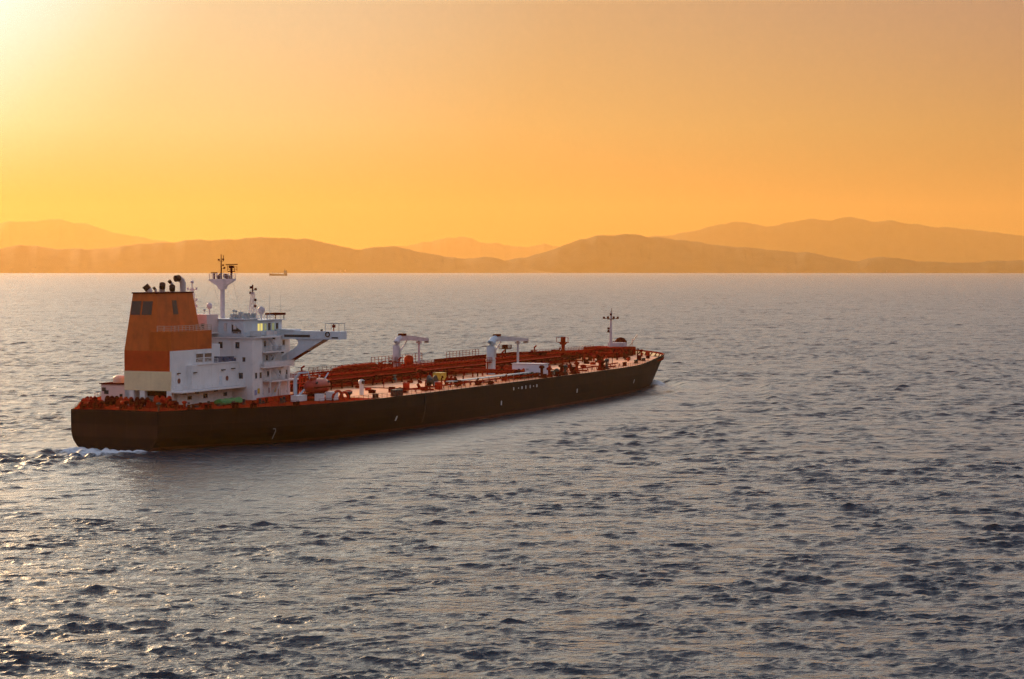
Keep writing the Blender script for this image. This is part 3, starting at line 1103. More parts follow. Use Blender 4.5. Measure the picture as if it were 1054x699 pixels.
# aft-face openings
q = MB(); q.prism([(5.6, 23.0), (8.0, 23.0), (8.0, 23.6), (5.6, 25.0)], 38.34, 38.46, 's'); q.build('window', M_DARK, wheel)
win(-2.0, 24.4, 1.0, 1.2, aft=True, s=38.4, parent=wheel)
win(4.0, 24.4, .6, .9, aft=True, s=38.4, parent=wheel)
q = MB()
for i in range(5):
    t0 = -3 + i * 2.3
    q.box(38.0, 38.39, t0, t0 + .3 + .4 * random.random(), 22.6 + random.random() * 1.5, 24.4 + random.random())
q.build('pipework', mat('pink_pipe', (.56, .50, .50), .5), wheel)
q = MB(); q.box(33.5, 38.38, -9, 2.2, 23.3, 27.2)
aftblock = q.build('upper_deckhouse', mat('pinkish_white', (.68, .50, .48), .5, .06, .3, streak=.3, streak_col=(.5, .3, .25)), tanker)  # pink of light bounced off the orange funnel is put into this white
q = MB(); q.box(33.3, 38.6, -9.2, 2.4, 23.0, 23.3); q.rail([(33.4, -6, 23.3), (33.4, 2.3, 23.3), (38.0, 2.3, 23.3)], 1.1, 1.5, .04); q.build('platform', M_WHITE, aftblock)
for s0, t0 in ((34.0, -7), (34.0, 1.6)):
    q = MB(); q.bar((s0, t0, 16.8), (s0, t0, 23.0), .3); q.build('stanchion', M_WHITE, aftblock)
q = MB(); q.tube([(33.4, -1.6, 26.0), (33.2, -.5, 25.9), (33.2, .6, 24.2)], .09); q.tube([(33.3, -3, 25.2), (33.3, -1, 26.2)], .08); q.build('pipe', M_REDD, aftblock)
q = MB(); q.box(33.44, 33.5, .8, 1.6, 24.0, 25.2); q.build('window', M_DARK, aftblock)

# bridge wings (starboard and port)
for sg in (1, -1):
    w = MB()
    a0 = 7.6 if sg > 0 else 9.5
    w.box(54.2, 57.4, min(sg * a0, sg * 24.2), max(sg * a0, sg * 24.2), 21.35, 23.2)
    w.box(54.0, 57.6, min(sg * a0, sg * 12.5), max(sg * a0, sg * 12.5), 23.2, 23.55)
    wing = w.build('bridge_wing', M_BLUEG, tanker)
    br = MB()
    out = [(9.3, 15.2), (10.4, 16.0), (20.2, 21.35), (12.6, 21.35), (13.2, 21.0), (13.45, 20.5), (13.2, 19.9), (12.6, 19.4), (9.3, 17.4)]
    if sg < 0:
        out = [(-(11.0 + (x - 9.3) * .9), z) for x, z in out]
    br.prism(out, 54.5, 57.1, 's')
    br.build('wing_bracket', M_BLUEG, wing)
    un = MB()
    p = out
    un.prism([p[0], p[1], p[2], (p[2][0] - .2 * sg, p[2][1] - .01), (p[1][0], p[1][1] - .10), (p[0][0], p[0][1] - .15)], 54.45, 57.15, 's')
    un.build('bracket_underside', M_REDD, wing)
    q = MB(); q.box(54.14, 54.22, min(sg * 10, sg * 16.6), max(sg * 10, sg * 16.6), 21.8, 22.35); q.build('window_strip', M_GLASS, wing)
    q = MB()
    for t0 in (20.4, 23.8):
        for s0 in (54.4, 57.2):
            q.bar((s0, sg * t0, 23.2), (s0, sg * t0, 24.95), .09)
    for s0 in (54.4, 57.2):
        q.bar((s0, sg * 20.4, 24.95), (s0, sg * 23.8, 24.95), .12)
    for t0 in (20.4, 23.8):
        q.bar((54.4, sg * t0, 24.95), (57.2, sg * t0, 24.95), .12)
    q.build('wing_shelter', M_GREY, wing)
    q = MB(); q.bar((55, sg * 22.2, 23.2), (55, sg * 22.2, 25.0), .16); q.box(54.8, 55.3, sg * 22.2 - .3, sg * 22.2 + .3, 24.0, 24.6); q.build('pelorus', M_RED, wing)
    q = MB()
    ring = [(54.05, sg * 21.1 + .5 * math.cos(a), 22.5 + .5 * math.sin(a)) for a in np.linspace(0, 6.283, 17)]
    q.tube(ring, .14, 6, False); q.build('life_ring', M_BLACK, wing)
    q = MB(); q.box(54.9, 55.3, sg * 18.9, sg * 19.3, 23.2, 23.6); q.build('lamp', M_BLACK, wing)
    q = MB(); q.box(54.12, 54.2, sg * 22.9 - .8, sg * 22.9 + .8, 21.6, 21.9); q.build('scupper', M_BLACK, wing)

# radar mast
q = MB()
q.tube([(44, 0, 26.1), (44, 0, 33.2)], .52, 14)
mast = q.build('radar_mast', M_PINK, tanker)
q = MB()
q.prism([(-3.0, 34.9), (3.0, 35.0), (3.0, 34.6), (.9, 33.4), (.6, 32.6), (-.6, 32.6), (-.9, 33.4), (-3.0, 34.5)], 43.2, 44.8, 's')
plat = q.build('platform', M_MAST, mast)
q = MB(); q.rail([(43.3, -2.9, 35), (43.3, 2.9, 35), (44.7, 2.9, 35), (44.7, -2.9, 35), (43.3, -2.9, 35)], 1.1, 1.0, .045); q.build('railing', M_MAST, plat)
q = MB()
q.tube([(44, -.3, 34.9), (44, -.3, 40.4)], [.2, .09], 8); q.bar((44, -.9, 38.9), (44, .3, 38.9), .1); q.bar((44, .3, 38.9), (44, .3, 40.2), .09); q.bar((44, -.3, 37.2), (44, .6, 37.2), .1)
for z0, t0 in ((38.0, .2), (39.3, .2), (37.4, .55), (39.2, -.9), (36.0, -.6)):
    q.lathe((44, t0, z0), [(.05, -.2), (.22, -.18), (.22, .18), (.05, .2)], 8)
q.build('signal_pole', M_REDD, mast)
q = MB(); q.bar((44, 2.3, 34.9), (44, 2.3, 37.4), .35); q.box(43.4, 44.6, 1.7, 2.9, 36.5, 36.7); q.box(43.6, 44.4, 1.9, 2.7, 37.4, 37.9); q.rail([(43.4, 1.6, 36.7), (43.4, 3.4, 36.7), (44.6, 3.4, 36.7)], 1.0, .9, .04)
radar = q.build('radar_pedestal', M_REDD, mast)
q = MB(); q.bar((44, .9, 38.1), (44.3, 3.7, 38.15), .28, .2); q.build('radar_scanner', M_REDD, radar)
q = MB(); q.bar((44, -2.1, 34.9), (44, -2.1, 36.2), .3); q.bar((43.7, -2.8, 36.3), (44.3, -1.5, 36.3), .22, .2); q.build('radar_scanner', M_REDD, mast)
for t0, z0 in ((-.8, 35.4), (.9, 35.6), (1.5, 35.3)):
    q = MB(); q.lathe((43.8, t0, z0), [(.1, -.5), (.5, -.3), (.5, .3), (.1, .5)], 10); q.build('searchlight', M_REDD, mast)
q = MB()
for t1, s1 in ((-5, 41), (5.5, 43), (-3.5, 50)):
    q.bar((44, np.sign(t1) * 2.6, 34.6), (s1, t1, 26.2), .035)
q.build('stay_wire', M_GREY, mast)


def lattice(name, s0, t0, z0, z1, w, matl, parent):
    q = MB()
    k = int((z1 - z0) / 1.1)
    cs_ = [(-1, -1), (1, -1), (1, 1), (-1, 1)]
    for a, b_ in cs_:
        q.bar((s0 + a * w, t0 + b_ * w, z0), (s0 + a * w * .3, t0 + b_ * w * .3, z1), .12)
    for i in range(k):
        u, u2 = i / k, (i + 1) / k
        for (a, b_), (c, d_) in zip(cs_, cs_[1:] + cs_[:1]):
            f, f2 = w * (1 - .7 * u), w * (1 - .7 * u2)
            q.bar((s0 + a * f, t0 + b_ * f, z0 + (z1 - z0) * u), (s0 + c * f2, t0 + d_ * f2, z0 + (z1 - z0) * u2), .07)
            q.bar((s0 + a * f, t0 + b_ * f, z0 + (z1 - z0) * u), (s0 + c * f, t0 + d_ * f, z0 + (z1 - z0) * u), .07)
    return q.build(name, matl, parent)


lm = lattice('signal_mast', 49.5, 4.6, 25.8, 32.0, .75, M_MAST, tanker)
q = MB(); q.tube([(49.5, 4.6, 31.5), (49.5, 4.6, 33.6)], .16); q.bar((49.5, 4.0, 32.4), (49.5, 5.6, 32.4), .1)
for z0, t0 in ((32.6, 5.4), (31.8, 4.1), (30.2, 5.3), (33.0, 4.2), (28.8, 5.3)):
    q.lathe((49.4, t0, z0), [(.05, -.28), (.3, -.25), (.3, .25), (.05, .28)], 8)
q.build('signal_lamp', M_REDD, lm)
q = MB(); q.lathe((50.5, 6.2, 27.8), [(.05, -.95), (.55, -.75), (.85, -.2), (.85, .3), (.5, .8), (.05, .98)], 14); q.tube([(50.5, 6.2, 25.8), (50.5, 6.2, 27.0)], .2)
q.build('satellite_dome', M_PINK, tanker)
lm0 = lattice('lattice_mast', 36.5, -3.3, 27.2, 33.0, .7, M_MAST, tanker)
q = MB(); q.tube([(36.5, -3.3, 32.5), (36.5, -3.3, 34.0)], .13); q.lathe((36.5, -3.3, 34.3), [(.05, -.4), (.4, -.2), (.4, .2), (.05, .4)], 10)
for z0 in (30.2, 32.6, 28.8):
    q.bar((36.5, -4.4, z0), (36.5, -2.2, z0), .12); q.lathe((36.5, -4.4, z0 + .2), [(.2, -.3), (.2, .3)], 8); q.lathe((36.5, -2.2, z0 + .2), [(.2, -.3), (.2, .3)], 8)
q.build('signal_lamp', M_MAST, lm0)
q = MB(); q.lathe((38.5, -.1, 29.0), [(.05, -.75), (.5, -.55), (.66, 0), (.5, .55), (.05, .75)], 14); q.tube([(38.5, -.1, 26.2), (38.5, -.1, 28.4)], .14)
q.build('satellite_dome', M_MAST, tanker)
for s0, t0, z0, hh in ((38.8, -1.6, 26.2, 1.9), (41, 5.2, 26.2, 1.6), (42.5, 5.5, 26.2, 1.3), (46.5, 1.5, LT + .2, 2.0), (51.5, 7.8, LT + .2, 6.8), (56, 8.1, LT + .2, 5.8), (43, 3.4, 26.2, 1.7), (47.5, 3.0, LT + .2, 1.5), (45.5, 6.2, LT + .2, 1.0)):
    q = MB(); q.tube([(s0, t0, z0), (s0, t0, z0 + hh)], [.09, .05] if hh < 5 else [.05, .02], 6)
    if hh < 5:
        q.lathe((s0, t0, z0 + hh), [(.04, -.25), (.28, -.2), (.28, .2), (.04, .25)], 8)
    q.build('antenna', M_GREY, tanker)
q = MB()
for i in range(14):
    s0, t0 = 39 + random.random() * 5.5, 4 + random.random() * 4.5
    q.box(s0, s0 + .5 + random.random(), t0, t0 + .4 + random.random() * .6, 26.2, 26.5 + random.random() * 1.2)
q.build('roof_fittings', M_GREY, tanker)
q = MB(); q.box(53.0, 57.5, 5.8, 8.6, 26.7, 27.2)
for s0 in (53.3, 57.2):
    for t0 in (6.1, 8.3):
        q.bar((s0, t0, LT + .2), (s0, t0, 26.7), .14)
q.build('compass_platform', M_REDD, tanker)
q = MB(); q.rail([(45, 7.9, LT + .2), (53, 7.9, LT + .2)], 1.0, 1.3, .04); q.build('railing', M_WHITE, tanker)

# port side deckhouse on the aft deck, with a tank on its roof
q = MB(); q.box(16, 24, -13.6, -6.2, D, 12.5)
pd = q.build('aft_deckhouse', mat('pinkish_white', (.68, .50, .48)), tanker)
q = MB(); q.box(15.7, 24.3, -13.9, -5.9, 12.5, 12.75); q.build('roof', M_REDD, pd)
q = MB(); q.lathe((19, -10.6, 12.75), [(1.7, 0), (1.7, .9), (1.5, 1.3), (.9, 1.55), (.1, 1.6)], 16); q.build('roof_tank', mat('pale_orange', (.72, .42, .30), .5), pd)
for t0, z0, w0 in ((-12.9, 11.4, .9), (-12.3, 10.8, 1.1), (-8.6, 10.1, .7), (-8.7, 9.3, .6)):
    q = MB(); q.box(15.94, 16.05, t0 - w0 / 2, t0 + w0 / 2, z0 - .4, z0 + .4); q.build('window', M_DARK, pd)

# ------------------------------------------------------------------ mooring winches, bollards and rails aft
def winch(s, t, z, w, r, m1=M_REDB, m2=M_RED):
    q = MB(); q.lathe((s, t - w / 2, z + r + .35), [(r, 0), (r, .12), (r * .55, .13), (r * .55, w * .45), (r, w * .46), (r, w * .5), (r * .55, w * .51), (r * .55, w - .13), (r, w - .12), (r, w)], 16, 't')
    o = q.build('mooring_winch', m1, tanker)
    q = MB()
    for tt in (t - w / 2 - .35, t + w / 2 + .05):
        q.prism([(s - r * .9, z), (s + r * .9, z), (s + .35, z + r + .8), (s - .35, z + r + .8)], tt, tt + .3, 't')
    q.box(s - r * .8, s + r * .8, t + w / 2 + .4, t + w / 2 + 1.3, z, z + r * 1.4)
    q.build('winch_frame', m2, o)
    return o


for s, t, w, r in ((4.5, -9.6, 1.2, .55), (4.6, -7.7, 1.3, .6), (9.0, -6.3, 2.4, 1.15), (9.5, -3.2, 2.6, 1.05), (7.0, 2.4, 2.6, 1.15), (10.5, 5.2, 3.2, 1.25), (9, 8.6, 1.6, .7), (8.5, -12.2, 1.8, .8), (14.5, -15.2, 2.0, .8)):
    winch(s, t, deck_z(s), w, r * .92, random.choice([M_REDB, M_RED, M_REDD]), random.choice([M_RED, M_REDD]))
for s, t, w, r in ((253, 9, 2.6, 1.1), (253, -9, 2.6, 1.1), (288, 6.0, 3.0, 1.3), (288, -6.0, 3.0, 1.3), (272, 10.5, 2.6, 1.1), (272, -10.5, 2.6, 1.1), (302, -1.5, 2.6, 1.9), (190, 25, 2.2, 1.0), (110, 26, 2.2, 1.0)):
    winch(s, t, deck_z(s) + .2, w, r, M_RED, M_REDD)


def bollard(s, t, m_=M_BLACK, h=1.0, along=True):
    q = MB()
    z = deck_z(s)
    q.box(s - 1.3, s + 1.3, t - .45, t + .45, z, z + .14)
    for d_ in (-.75, .75):
        q.lathe((s + d_, t, z), [(.36, 0), (.34, h * .8), (.46, h * .85), (.46, h), (.1, h + .03)], 10)
    q.build('bollard', m_, tanker)


for s, t in ((1.8, -8.6), (1.8, -5.5), (1.8, 1.0), (2, 4.6), (8.2, 13.4), (11, 15.8), (15.6, 19.6), (18.5, 22.3), (28, 27.3), (59, 30.6), (69, 31.2), (122, 31.3), (158, 31.2), (168, 31.0), (174, 30.8), (181, 30.7), (205, 29.2), (210, 28.9),
             (232, 26.8), (248, 24.6), (262, 22), (276, 18.5)):
    bollard(s, t, M_BLACK if s > 50 and random.random() < .55 else M_REDD, .9 + .35 * random.random())
for s, t in ((68.3, 31.0), (70.2, 31.0)):
    q = MB(); q.box(s - 1.2, s + 1.2, t - .6, t + .5, deck_z(s), deck_z(s) + 1.5); q.build('fairlead', M_BLACK, tanker)
q = MB()
edge = [s for s in SS if s <= 252]
for sg in (1, -1):
    pts = [(s, sg * (td(s) - .55), deck_z(s)) for s in edge if s >= 36]
    for p, q_ in zip(pts[:-1], pts[1:]):
        q.rail([p, q_], 1.05, 2.3, .035)
q.build('deck_edge_railing', M_RED, tanker)
q = MB()
q.rail([(.5, -9.8, D), (.5, -1, D)], 1.05, 1.6, .035)
q.rail([(.5, 1, D), (.5, 9.8, D), (3, 11.2, D), (8, 14.1, D), (14, 17.7, D), (21, 22.1, D), (30, 26.7, D)], 1.05, 1.6, .035)
q.build('stern_railing', M_RED, tanker)
# clutter along the aft quarter
for i in range(34):
    s = random.uniform(2, 15); t = random.uniform(-.8, .95) * (td(s) - 1.6)
    if -6 < t < 7 and s > 11:
        continue
    z = deck_z(s)
    q = MB()
    k = random.random()
    if k < .4:
        q.box(s - .4, s + .4, t - .4, t + .4, z, z + .5 + random.random() * .9)
    elif k < .75:
        q.tube([(s, t, z), (s, t, z + 1.0 + random.random() * .6)], .22, 8); q.lathe((s, t, z + 1.3), [(.3, -.2), (.55, 0), (.55, .3), (.1, .5)], 10)
    else:
        q.lathe((s, t - .5, z + .55), [(.5, 0), (.5, .1), (.25, .12), (.25, .9), (.5, .92), (.5, 1.0)], 10, 't'); q.box(s - .5, s + .5, t - .45, t + .45, z, z + .2)
    q.build('deck_fitting', random.choice([M_RED, M_REDB, M_REDD, M_REDD, M_BLACK]), tanker)
for i in range(16):
    s = 12 + i * 1.6; t = td(s) - 7.0 - random.random() * 2.5
    q = MB(); z = deck_z(s)
    q.tube([(s, t, z), (s, t, z + .7 + random.random() * .8)], .3, 8); q.box(s - .5, s + .5, t - .3, t + .3, z, z + .4)
    q.build('deck_fitting', random.choice([M_REDD, M_BLACK, M_BLACK]), tanker)
# low red coaming ahead of the house side
q = MB(); q.box(30, 58, 16.5, 16.9, D, D + 1.25)
for i in range(15):
    q.box(30 + i * 2, 30.15 + i * 2, 16.9, 17.2, D, D + 1.2)
q.build('coaming', M_REDB, tanker)

# ------------------------------------------------------------------ cargo deck: pipes, catwalk, supports
for i, (t0, z0, r) in enumerate(((-11.0, 9.3, .26), (-10.1, 9.4, .32), (-9.2, 9.3, .26), (-8.0, 9.5, .36), (-6.9, 9.5, .36), (-5.8, 9.6, .24), (-4.7, 9.6, .24), (2.5, 9.6, .24), (3.4, 9.5, .34), (4.4, 9.5, .34), (5.4, 9.5, .36),
                                 (6.4, 9.3, .26), (7.4, 9.3, .22), (-7.4, 10.6, .2), (-5.2, 10.7, .24), (3.2, 10.8, .16), (4.9, 10.7, .24), (6.2, 10.6, .16), (-9.6, 10.3, .14), (8.0, 9.0, .14))):
    q = MB()
    a_, e = 62 + random.random() * 16, 250 - random.random() * 26
    k = random.uniform(100, 140)
    q.tube([(a_, t0, z0), (k, t0, z0), (k + .3, t0, z0 + .55), (k + 3.2, t0, z0 + .55), (k + 3.5, t0, z0), (e, t0, z0)], r, 8)      # an expansion bend
    s = a_ + 4
    while s < e:
        q.lathe((s, t0, z0), [(r * 1.4, -.12), (r * 1.4, .12)], 8, 's')
        s += 9
    q.build('cargo_pipeline', [M_RED, M_REDB, M_REDD, M_RED][i % 4], tanker)
for i in range(22):
    s = 72 + i * 8 + random.random() * 3
    q = MB(); z = 9.9 + random.random() * .7
    q.tube([(s, random.uniform(-11, -7), z), (s, random.uniform(3, 8), z)], .15 + .08 * random.random(), 6)
    q.build('cross_pipe', random.choice([M_RED, M_REDB, M_REDD]), tanker)
q = MB()
s = 64
while s < 250:
    q.bar((s, -11.5, deck_z(s)), (s, -11.5, 9.0), .3); q.bar((s, 8.2, deck_z(s)), (s, 8.2, 10.4), .3); q.bar((s, -3.6, deck_z(s)), (s, -3.6, 10.2), .3); q.bar((s, 2.2, deck_z(s)), (s, 2.2, 10.4), .3)
    q.bar((s, -11.5, 8.95), (s, 8.2, 8.95), .35); q.bar((s, -6.2, 10.3), (s, 8.2, 10.3), .3)
    s += 5.5
q.build('pipe_support', M_REDD, tanker)
q = MB(); q.box(58, 282, -2.4, 1.2, 10.9, 11.15)
s = 62
while s < 280:
    q.bar((s, -2.2, deck_z(s)), (s, -2.2, 10.9), .25); q.bar((s, 1.0, deck_z(s)), (s, 1.0, 10.9), .25)
    q.bar((s, -2.2, 9.2), (s + 3, 1.0, 10.9), .12)
    s += 6
cat = q.build('catwalk', M_RED, tanker)
q = MB(); q.rail([(58, -2.3, 11.15), (282, -2.3, 11.15)], 1.1, 2.4, .05); q.rail([(58, 1.1, 11.15), (282, 1.1, 11.15)], 1.1, 2.4, .05); q.build('railing', M_RED, cat)
# raised cable trunk on the port side, long low trunks
for k, (t0, z0, r) in enumerate(((-16.2, 9.3, .4), (-15.0, 9.3, .4), (-13.9, 9.3, .4), (-15.6, 10.4, .42), (-14.5, 10.4, .42), (-15.1, 11.4, .34))):
    q = MB()
    q.tube([(116 + k * 2, t0, z0 - .5 * (k > 2)), (128 + k, t0, z0), (150, t0, z0), (152, t0, z0 - .6)], r, 8)
    for m_ in range(5):
        q.lathe((131 + m_ * 4, t0, z0), [(r * 1.35, -.12), (r * 1.35, .12)], 8, 's')
    q.build('vapour_pipe', [M_RED, M_REDD, M_REDB][k % 3], tanker)
q = MB()
for k in range(8):
    for t0 in (-16.8, -13.3):
        q.bar((118 + k * 5, t0, D), (118 + k * 5, t0, 10.6), .22)
    q.bar((118 + k * 5, -16.8, 9.0), (118 + k * 5, -13.3, 9.0), .25)
q.rail([(116, -16.9, 10.6), (153, -16.9, 10.6)], 1.1, 2.4, .05)
q.build('pipe_rack', M_REDD, tanker)
q = MB(); q.box(188, 246, -15.0, -12.0, D + .2, 11.2); q.build('deck_trunk', M_REDD, tanker)
q = MB(); q.box(70, 92, -14.0, -12.5, D + .2, 9.6); q.build('deck_trunk', M_RED, tanker)
q = MB(); q.rail([(72, -13, 9.6), (90, -13, 9.6)], 1.6, 2.2, .06); q.rail([(150, -16, 10.9), (182, -16, 10.9)], 2.2, 2.2, .06); q.rail([(192, -13, 11.2), (215, -13, 11.2)], 1.9, 2.4, .06)
q.build('trunk_railing', M_RED, tanker)
# valves, hatches and small vents standing among the pipes
for i in range(90):
    s = random.uniform(64, 250); t = random.uniform(-12, 8.5)
    q = MB(); z = 9.6 + random.random() * .9
    q.tube([(s, t, deck_z(s)), (s, t, z + .5)], .14, 6); q.lathe((s, t, z + .55), [(.42, -.06), (.42, .06)], 10)
    q.box(s - .35, s + .35, t - .35, t + .35, z - .9, z - .1)
    q.build('valve', random.choice([M_RED, M_REDB, M_REDD, M_RED, M_TEAL if i % 9 == 0 else M_RED]), tanker)
for i in range(64):
    s = random.uniform(62, 246); sg = random.choice([1, 1, 1, -1]); t = sg * random.uniform(10, td(s) - 2.5)
    q = MB(); z = deck_z(s) + .1
    k = i % 4
    if k == 0:
        q.lathe((s, t, z), [(.85, 0), (.85, .6), (.95, .62), (.95, .75), (.2, .95)], 12)
    elif k == 1:
        q.tube([(s, t, z), (s, t, z + 1.2), (s + .2, t, z + 1.55), (s + .6, t, z + 1.6), (s + .8, t, z + 1.3)], .2, 8)
    elif k == 2:
        q.box(s - .5, s + .5, t - .6, t + .6, z, z + .8)
    else:
        q.tube([(s, t, z), (s, t, z + 2.0)], .11, 6); q.lathe((s, t, z + 2.1), [(.1, -.2), (.3, 0), (.1, .25)], 8)
    q.build(('tank_hatch', 'vent_pipe', 'deck_box', 'pressure_valve')[k], random.choice([M_RED, M_REDB, M_REDD, M_REDD]), tanker)
# transverse strips of stiffening (coamings) on deck
q = MB()
for s in (92, 128, 196, 222):
    for sg in (1, -1):
        q.box(s - .15, s + .15, min(sg * 9.5, sg * (td(s) - 3)), max(sg * 9.5, sg * (td(s) - 3)), deck_z(s) - .1, deck_z(s) + .45)
q.build('deck_stiffener', M_RED, tanker)
for t0 in (28.6, -28.6):
    q = MB()
    q.tube([(70, t0, 9.0), (150, t0, 9.0), (205, t0 * .95, 9.0), (232, t0 * .86, 9.0)], .2, 6)
    for i in range(40):
        s = 72 + i * 4
        q.bar((s, t0 * (1 if s < 150 else 1 - (s - 150) * .0009), deck_z(s)), (s, t0 * (1 if s < 150 else 1 - (s - 150) * .0009), 9.0), .2)
    q.build('side_pipe', M_RED, tanker)
# side walkway of grey grating
q = MB(); q.box(106, 158, 26.4, 28.2, 9.45, 9.65)
for i in range(14):
    q.bar((107 + i * 4, 27, D), (107 + i * 4, 27, 9.45), .22)
q.build('side_walkway', M_GREY, tanker)

# manifold amidships
for sg in (1, -1):
    for i, s in enumerate((150, 153.2, 156.4, 168.5, 171.7, 174.9)):
        q = MB()
        q.tube([(s, sg * 6, 9.9), (s, sg * 24.5, 9.9), (s, sg * 26.2, 9.9)], .42, 10)
        q.lathe((s, sg * 25.9, 9.9), [(.75, -.15), (.75, .15)], 12, 't'); q.lathe((s, sg * 21, 9.9), [(.7, -.3), (.7, .3)], 12, 't')
        q.tube([(s, sg * 21, 9.9), (s, sg * 21, 11.2)], .15, 6); q.lathe((s, sg * 21, 11.3), [(.5, -.06), (.5, .06)], 12)
        q.bar((s, sg * 24, D), (s, sg * 24, 9.6), .3); q.bar((s, sg * 14, D), (s, sg * 14, 9.6), .3)
        q.build('manifold_pipe', [M_RED, M_REDD, M_REDB][i % 3], tanker)
    q = MB(); q.box(147.5, 178, min(sg * 22.8, sg * 27.4), max(sg * 22.8, sg * 27.4), D + .1, 8.75); q.build('drip_tray', M_REDD, tanker)
    if sg > 0:
        for i in range(12):
            q = MB(); s = 150 + i * 2.2
            q.box(s - .4, s + .4, 27.6, 28.5, D, D + 1.1 + .5 * random.random()); q.build('hose_rest', random.choice([M_BLACK, M_REDD, M_TEAL, M_YELLOW if i in (1, 2) else M_BLACK]), tanker)
q = MB(); q.box(162.6, 166.5, 20.0, 28.9, D, 11.5)
wb = q.build('manifold_store', mat('lilac_white', (.62, .62, .70), .5, .05, .3, streak=.2, streak_col=(.5, .42, .4)), tanker)
q = MB(); q.box(162.4, 166.7, 19.8, 29.1, 11.5, 11.62); q.build('roof', M_PINK, wb)
q = MB(); q.box(162.55, 162.62, 24.0, 24.8, 9.9, 10.3); q.build('plate', M_GREY, wb)


def crane(s, t, r, zt, s_tip, s_rest, mp):
    q = MB()
    q.tube([(s, t, D), (s, t, 12.2)], r * 1.06, 16)
    post = q.build('hose_crane', mp, tanker)
    q = MB(); q.lathe((s, t, 12.15), [(r * 1.18, 0), (r * 1.18, .3)], 16); q.build('slew_ring', M_GREY, post)
    q = MB()
    q.tube([(s, t, 12.3), (s, t, zt - 2.3), (s + .25 * r, t, zt - 1.4), (s + 1.1 * r, t, zt - .6), (s + 2.6 * r, t, zt - .15)], [r, r * .97, r * .93, r * .86, r * .72], 14)
    q.build('crane_column', mp, post)
    q = MB()
    a = s + 2.0 * r
    poly = [(a, zt - .95), (a, zt + .35), (a + 4, zt + .45), (s_tip, zt - .75), (s_tip, zt - 1.5), (s_tip - 4, zt - 1.45), (a + 6, zt - 1.0)]
    q.prism(poly, t - r * .55, t + r * .55, 't')
    jib = q.build('jib', mp, post)
    q = MB(); q.box(s_tip - .3, s_tip + .25, t - r * .6, t + r * .6, zt - 2.1, zt - .7); q.build('jib_head', M_GREY, jib)
    q = MB(); q.box(a + .5, a + 3.0, t - .7, t + .7, zt + .4, zt + 1.0); q.build('hoist_winch', M_REDD, jib)
    q = MB(); q.tube([(s + r, t, 13.6), (a + 4.8, t, zt - .9)], [.24, .16], 8); q.build('luffing_ram', M_PINK, post)
    q = MB(); q.tube([(s + r * .9, t + .6, 13.0), (s + r * .95, t + .6, zt - 3)], .12, 6); q.box(s - r * .4, s + r * .4, t + r, t + r + .15, 13, 15.5); q.build('ladder', M_GREY, post)
    q = MB(); q.bar((s_rest, t, D), (s_rest, t, zt - 1.4), .5); q.box(s_rest - .5, s_rest + .5, t - .7, t + .7, zt - 2.1, zt - 1.5); q.bar((s_rest - 1.6, t, D), (s_rest, t, D + 3.5), .18)
    q.build('jib_rest', mp, post)
    q = MB(); q.box(s - 2.6, s - 1.3, t - .9, t + .9, D + 3.5, D + 3.7); q.rail([(s - 2.6, t - .9, D + 3.7), (s - 2.6, t + .9, D + 3.7), (s - 1.3, t + .9, D + 3.7)], 1.2, .9, .05); q.bar((s - 2.4, t, D), (s - 2.4, t, D + 3.5), .3)
    q.build('crane_platform', M_RED, post)


crane(157.2, -12.0, 1.0, 18.3, 176.6, 171.6, M_PINK)
crane(164.3, 13.0, 1.2, 18.2, 189.0, 183.2, mat('pale_blue_paint', (.40, .46, .52), .45, .08, .4))
q = MB(); q.lathe((165, -12, 12.0), [(.4, -1.6), (1.3, -1.2), (1.3, .6), (.6, 1.2)], 12); q.box(163.5, 169, -13.5, -10.5, D, 10.8); q.build('hydraulic_unit', M_REDB, tanker)

# king post, midship mast lights
q = MB(); q.tube([(250, 0, D), (250, 0, 14.2)], .55, 12)
kp = q.build('king_post', M_RED, tanker)
q = MB(); q.prism([(-1.2, 14.3), (1.2, 14.3), (.6, 13.5), (-.6, 13.5)], 249.3, 250.7, 's'); q.rail([(249.3, -1.9, 14.3), (249.3, 1.9, 14.3)], 1.5, 3.8, .07, 1); q.bar((250, -1.9, 14.2), (250, 1.9, 14.2), .2); q.box(249.5, 250.5, -.6, .6, 14.3, 15.9)
q.build('lookout_top', M_RED, kp)
q = MB(); q.box(228, 233, -2.5, 1.5, 11.15, 11.9); q.tube([(214, -4, D), (214, -4, 13.5)], .25, 8); q.box(213, 215, -5.6, -2.4, 13.3, 13.5); q.rail([(213, -5.6, 13.5), (213, -2.4, 13.5), (215, -2.4, 13.5)], 1.0, 1, .07); q.box(213.4, 214.6, -4.6, -3.4, 13.5, 14.6)
q.build('foam_monitor', M_REDD, tanker)
for s, t in ((88, -3.8), (118, 2.8), (142, -3.8), (196, 2.8), (236, -3.8)):
    q = MB(); q.tube([(s, t, D), (s, t, 13.0)], .2, 8); q.box(s - .9, s + .9, t - .9, t + .9, 12.2, 12.35); q.tube([(s - .2, t, 13.0), (s + 1.3, t, 13.5)], .22, 8)
    q.build('foam_monitor', M_RED, tanker)

